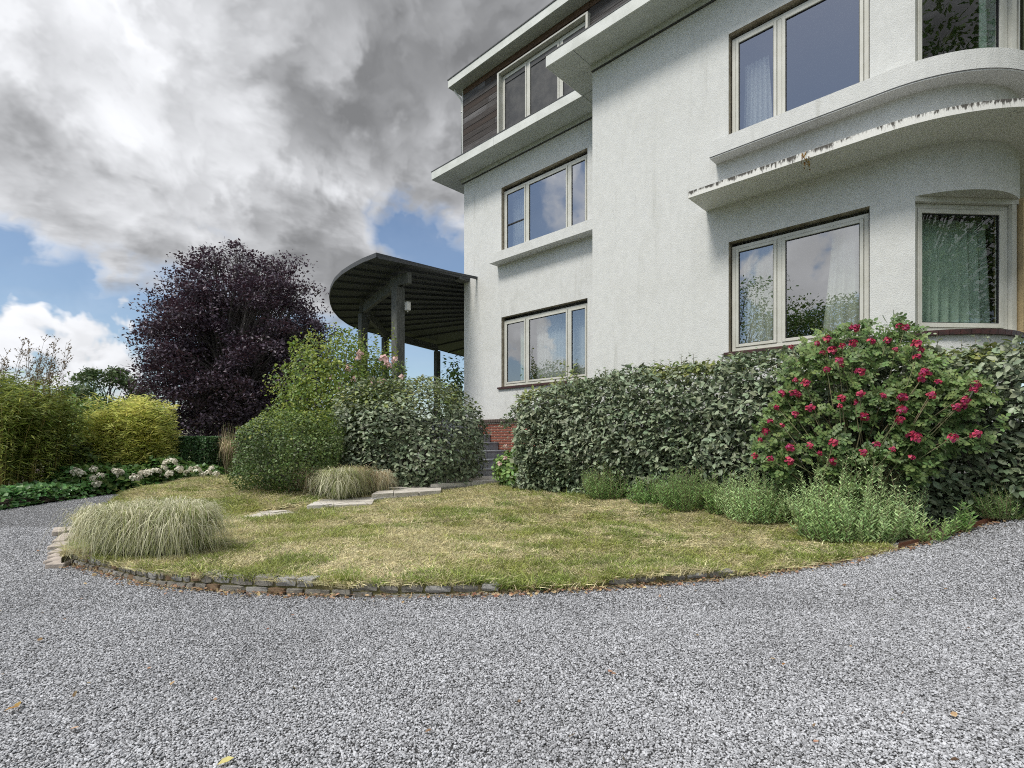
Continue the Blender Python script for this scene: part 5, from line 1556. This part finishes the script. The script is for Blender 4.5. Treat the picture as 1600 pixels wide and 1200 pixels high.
bamboo('bamboo_clump', 'tall green bamboo clump at the left edge with bare twiggy tops', 2, 776, 9.6, 168, 586, 140, 62, [M['l_bamboo'], M['l_bamboo_d']], .5, 1.3, 34, .15, seed=1, dz=.15)
bamboo('bamboo_clump', 'golden bamboo clump in front of the purple tree', 210, 750, 11.0, 88, 612, 150, 70, [M['l_gold'], M['l_bamboo']], .30, 1.0, 0, .14, .05, dz=.55)
blob_shrub('leafy_shrub', 'bright green shrub between the two bamboo clumps', 'shrub', 145, 755, 12.5, 100, 628, 5200, .10, OVAL, [M['l_green'], M['l_yel']], lump=.25, dep=.4, seed=33, mi=lambda p, b: .35)
blob_shrub('leafy_shrub', 'dark leafy shrub in the shade left of the golden bamboo', 'shrub', 140, 758, 10.6, 60, 690, 1700, .10, OVAL, M['l_priv'], lump=.25, dep=.4, seed=34)
hg = 'white hydrangeas behind the ivy strip'
wh = [flower_mesh(70 + i, M['p_white'], 40, .075, .05) for i in range(4)]
for lab, x, y, D, wpx, top, fls in (
        ('hydrangea with five cream heads beside the green bamboo foot', 138, 766, 10.1, 110, 726, ((147, 733), (147, 747), (157, 744), (128, 740), (120, 737), (152, 756))),
        ('hydrangea with cream heads below the golden bamboo', 208, 764, 10.4, 90, 728, ((183, 738), (186, 740), (178, 736), (222, 740), (232, 739), (211, 746), (219, 747), (240, 737))),
        ('hydrangea with cream heads between golden bamboo and clipped block', 262, 757, 10.8, 70, 716, ((256, 732), (266, 741), (260, 724), (270, 722), (246, 738), (280, 733))),
        ('hydrangea with cream heads in front of the clipped dark block', 312, 752, 11.0, 64, 730, ((308, 735), (331, 733), (338, 741), (298, 734), (318, 741), (291, 739), (326, 740)))):
    hL = blob_shrub('hydrangea', lab, 'hydrangea', x, y, D, wpx, top, 2300, .10, OVAL, [M['l_green'], M['l_ivy']], .45, .15, 2.4, .4, .7, .7, seed=x, group=hg, mi=lambda p, b: .4)
    for fx, fy in fls:
        o = link('flower_head', R_.choice(wh), hL[0], P(fx, fy, D - .5) - hL[1]); o.rotation_euler = (rad(45), 0, R_.uniform(0, 6)); o.scale = [R_.uniform(.75, 1.2)] * 3
# clipped block
cb_ = P(312, 748, 12.2); cb_.z = .1; clip = shrub('clipped_hedge', 'dark clipped square hedge block in front of the purple tree', 'hedge', cb_)
n = 9000; f = RNG.integers(0, 3, n); a = RNG.uniform(-1, 1, (n, 3)); a[np.arange(n), f] = np.where(f == 2, 1, np.sign(RNG.uniform(-1, 1, n)))
dpt = 1 - RNG.exponential(.05, n).clip(0, .4)
sc3 = np.array([60 / 2 * 12.2 / FPX, .5, .56]); zc = P(312, 684, 12.2).z - .56
pc = a * sc3 * dpt[:, None] + np.array([cb_.x, cb_.y, zc]); oc = np.eye(3)[f] * np.sign(a[np.arange(n), f])[:, None]
foliage(clip, pc, oc, .055, OVAL, M['l_box'], .4, .7)
stems_of(clip, [(R_.uniform(-.4, .4), R_.uniform(-.3, .3), .9) for _ in range(12)], .02, M['bark'], name='branch')
# dry tall grasses right of the block
fountain('tall_grass', 'tall dry grass clump at the right of the clipped block', 357, 752, 12.2, 40, 50, 420, [M['g_orn_b'], M['g_orn_d']], .3, wd=.014, ry=1, upright=.8)


# ---- trees
def tree(name, label, base, crown_c, crown_r, n_clump, per, leaf, tpl, m, bark, trunk_r, flat=.45, droop=.25, clump_r=.16, seed=0, lumpy=.2, low=-0.9, kind=None, gapn=0.0):
    r = random.Random(seed); g = np.random.default_rng(seed)
    base = Vector(base); L = shrub(name, label, 'tree', base) if kind is None else None
    cc, cr = np.array(crown_c, float), np.array(crown_r, float)
    d = nrm(g.normal(size=(n_clump * 3, 3))); d = d[d[:, 2] > low][:n_clump]
    rr = g.uniform(.38, 1.0, len(d)) ** .55 * (1 + lumpy * (2 * vnoise(d * 2.3 + 3, seed) - 1))
    C0 = cc + d * cr * rr[:, None]
    mb = MB(); fork = Vector((base.x + r.gauss(0, .1), base.y, base.z + (cc[2] - base.z) * .45))
    mb.tube([base - Vector((0, 0, .2)), base.lerp(fork, .5) + Vector((.08, 0, 0)), fork], [trunk_r * 1.25, trunk_r, trunk_r * .85], 9)
    P_, O_, S_ = [], [], []
    for c, dd in zip(C0, d):
        cv = Vector(c); mid = fork.lerp(cv, .5) + Vector((r.gauss(0, .25), r.gauss(0, .25), .12 * cr[2]))
        mb.tube([fork, fork.lerp(mid, .6), mid, mid.lerp(cv, .55) + Vector((0, 0, .05)), cv], [trunk_r * .42, trunk_r * .28, trunk_r * .17, trunk_r * .10, trunk_r * .03], 5, cap=False)
        for _ in range(3):
            e = cv + Vector((r.gauss(0, .5), r.gauss(0, .5), r.gauss(-.2, .3))) * clump_r * cr[0]; mb.tube([mid.lerp(cv, .6), e], [trunk_r * .07, trunk_r * .02], 4, cap=False)
        hd = np.array([dd[0], dd[1], 0]); hd = hd / (np.linalg.norm(hd) + 1e-6)
        sp = clump_r * cr.mean() * r.uniform(.7, 1.35)
        q = g.normal(size=(per, 3)).clip(-1.45, 1.45) * np.array([1, 1, flat]) * sp * .55
        al = np.abs(g.normal(size=per)).clip(0, 1.5) * sp * .75
        q += hd * al[:, None]; q[:, 2] -= droop * al
        P_.append(c + q); O_.append(np.tile(nrm((dd * .6 + np.array([0, 0, .7]))[None]), (per, 1)))
    P_, O_ = np.concatenate(P_), np.concatenate(O_)
    P_ = P_[P_[:, 2] > base.z + .15]; O_ = O_[:len(P_)]
    ax, nor = leaf_dirs(O_, .3, .9, .25)
    sz = leaf * g.uniform(.6, 1.3, len(P_))
    if kind == 'raw': return leaves_mesh('crown', P_, ax, nor, sz, tpl, m), mb
    o = link('crown', leaves_mesh('crown', P_ - np.array(base), ax, nor, sz, tpl, m), L); o['kind'] = 'stuff'
    mb.v = [(x - base.x, y - base.y, z - base.z) for x, y, z in mb.v]
    mb.build('trunk', bark, L, smooth=True)
    return L


bt = P(372, 712, 24)
c0 = P(368, 560, 24)
tree('purple_beech', 'large spreading purple beech tree behind the garden', (bt.x, bt.y, .2), (c0.x + .25, c0.y, c0.z - .4), (3.55, 3.5, 5.55), 520, 200, .145, DIAM, M['l_beech'], M['bark'], .34, .42, .40, .155, seed=5, lumpy=.13, low=-.95)
d0 = P(165, 700, 42); tree('broadleaf_tree', 'distant green tree showing between the bamboo and the purple beech', (d0.x, d0.y, 0), (d0.x, d0.y, 4.3), (2.9, 2.6, 2.6), 60, 120, .30, DIAM, M['l_far'], M['bark'], .2, .6, .2, .25, seed=8)
d0 = P(60, 700, 46); tree('broadleaf_tree', 'distant green tree hidden behind the tall bamboo at the left', (d0.x, d0.y, 0), (d0.x, d0.y, 3.2), (4.0, 2.6, 2.4), 60, 120, .30, DIAM, M['l_far'], M['bark'], .2, .6, .2, .25, seed=9)
d0 = P(100, 700, 60)
# a far wood that closes the horizon, and the trees that the windows mirror
wm = []
def wood(name, spots, m):
    objs = []
    P_all = []
    for i, (x, y, hh, r_) in enumerate(spots):
        me, mb = tree('x', '', (x, y, 0), (x, y, hh * .6), (r_, r_, hh * .42), 110, 150, .22, DIAM, m, M['bark'], .22, .6, .2, .25, seed=60 + i, kind='raw')
        objs.append((me, mb))
    bm = bmesh.new()
    for me, mb in objs:
        bm.from_mesh(me); t_ = mb.mesh('x', M['bark']); k0 = len(bm.faces); bm.from_mesh(t_)
        bm.faces.ensure_lookup_table()
        for f in bm.faces[k0:]: f.material_index = 1
    me = bpy.data.meshes.new(name); bm.to_mesh(me); bm.free(); me.materials.append(m); me.materials.append(M['bark'])
    tag(link(name, me), kind='stuff')


wood('far_woods', [(-75 + 11 * i + R_.uniform(-3, 3), 88 + R_.uniform(-6, 6), R_.uniform(5, 8), R_.uniform(4.5, 6.5)) for i in range(9)], M['l_far'])
wood('garden_woods', [(-21, 1, 8.5, 3.6), (-24, -5, 11, 4.4), (-21, -11, 10, 4.2), (-16, -14, 10.5, 4.4), (-25, 7, 6.0, 3.0), (13.5, -3.5, 13, 4.5), (8, -9, 12, 4.5)], M['l_green'])
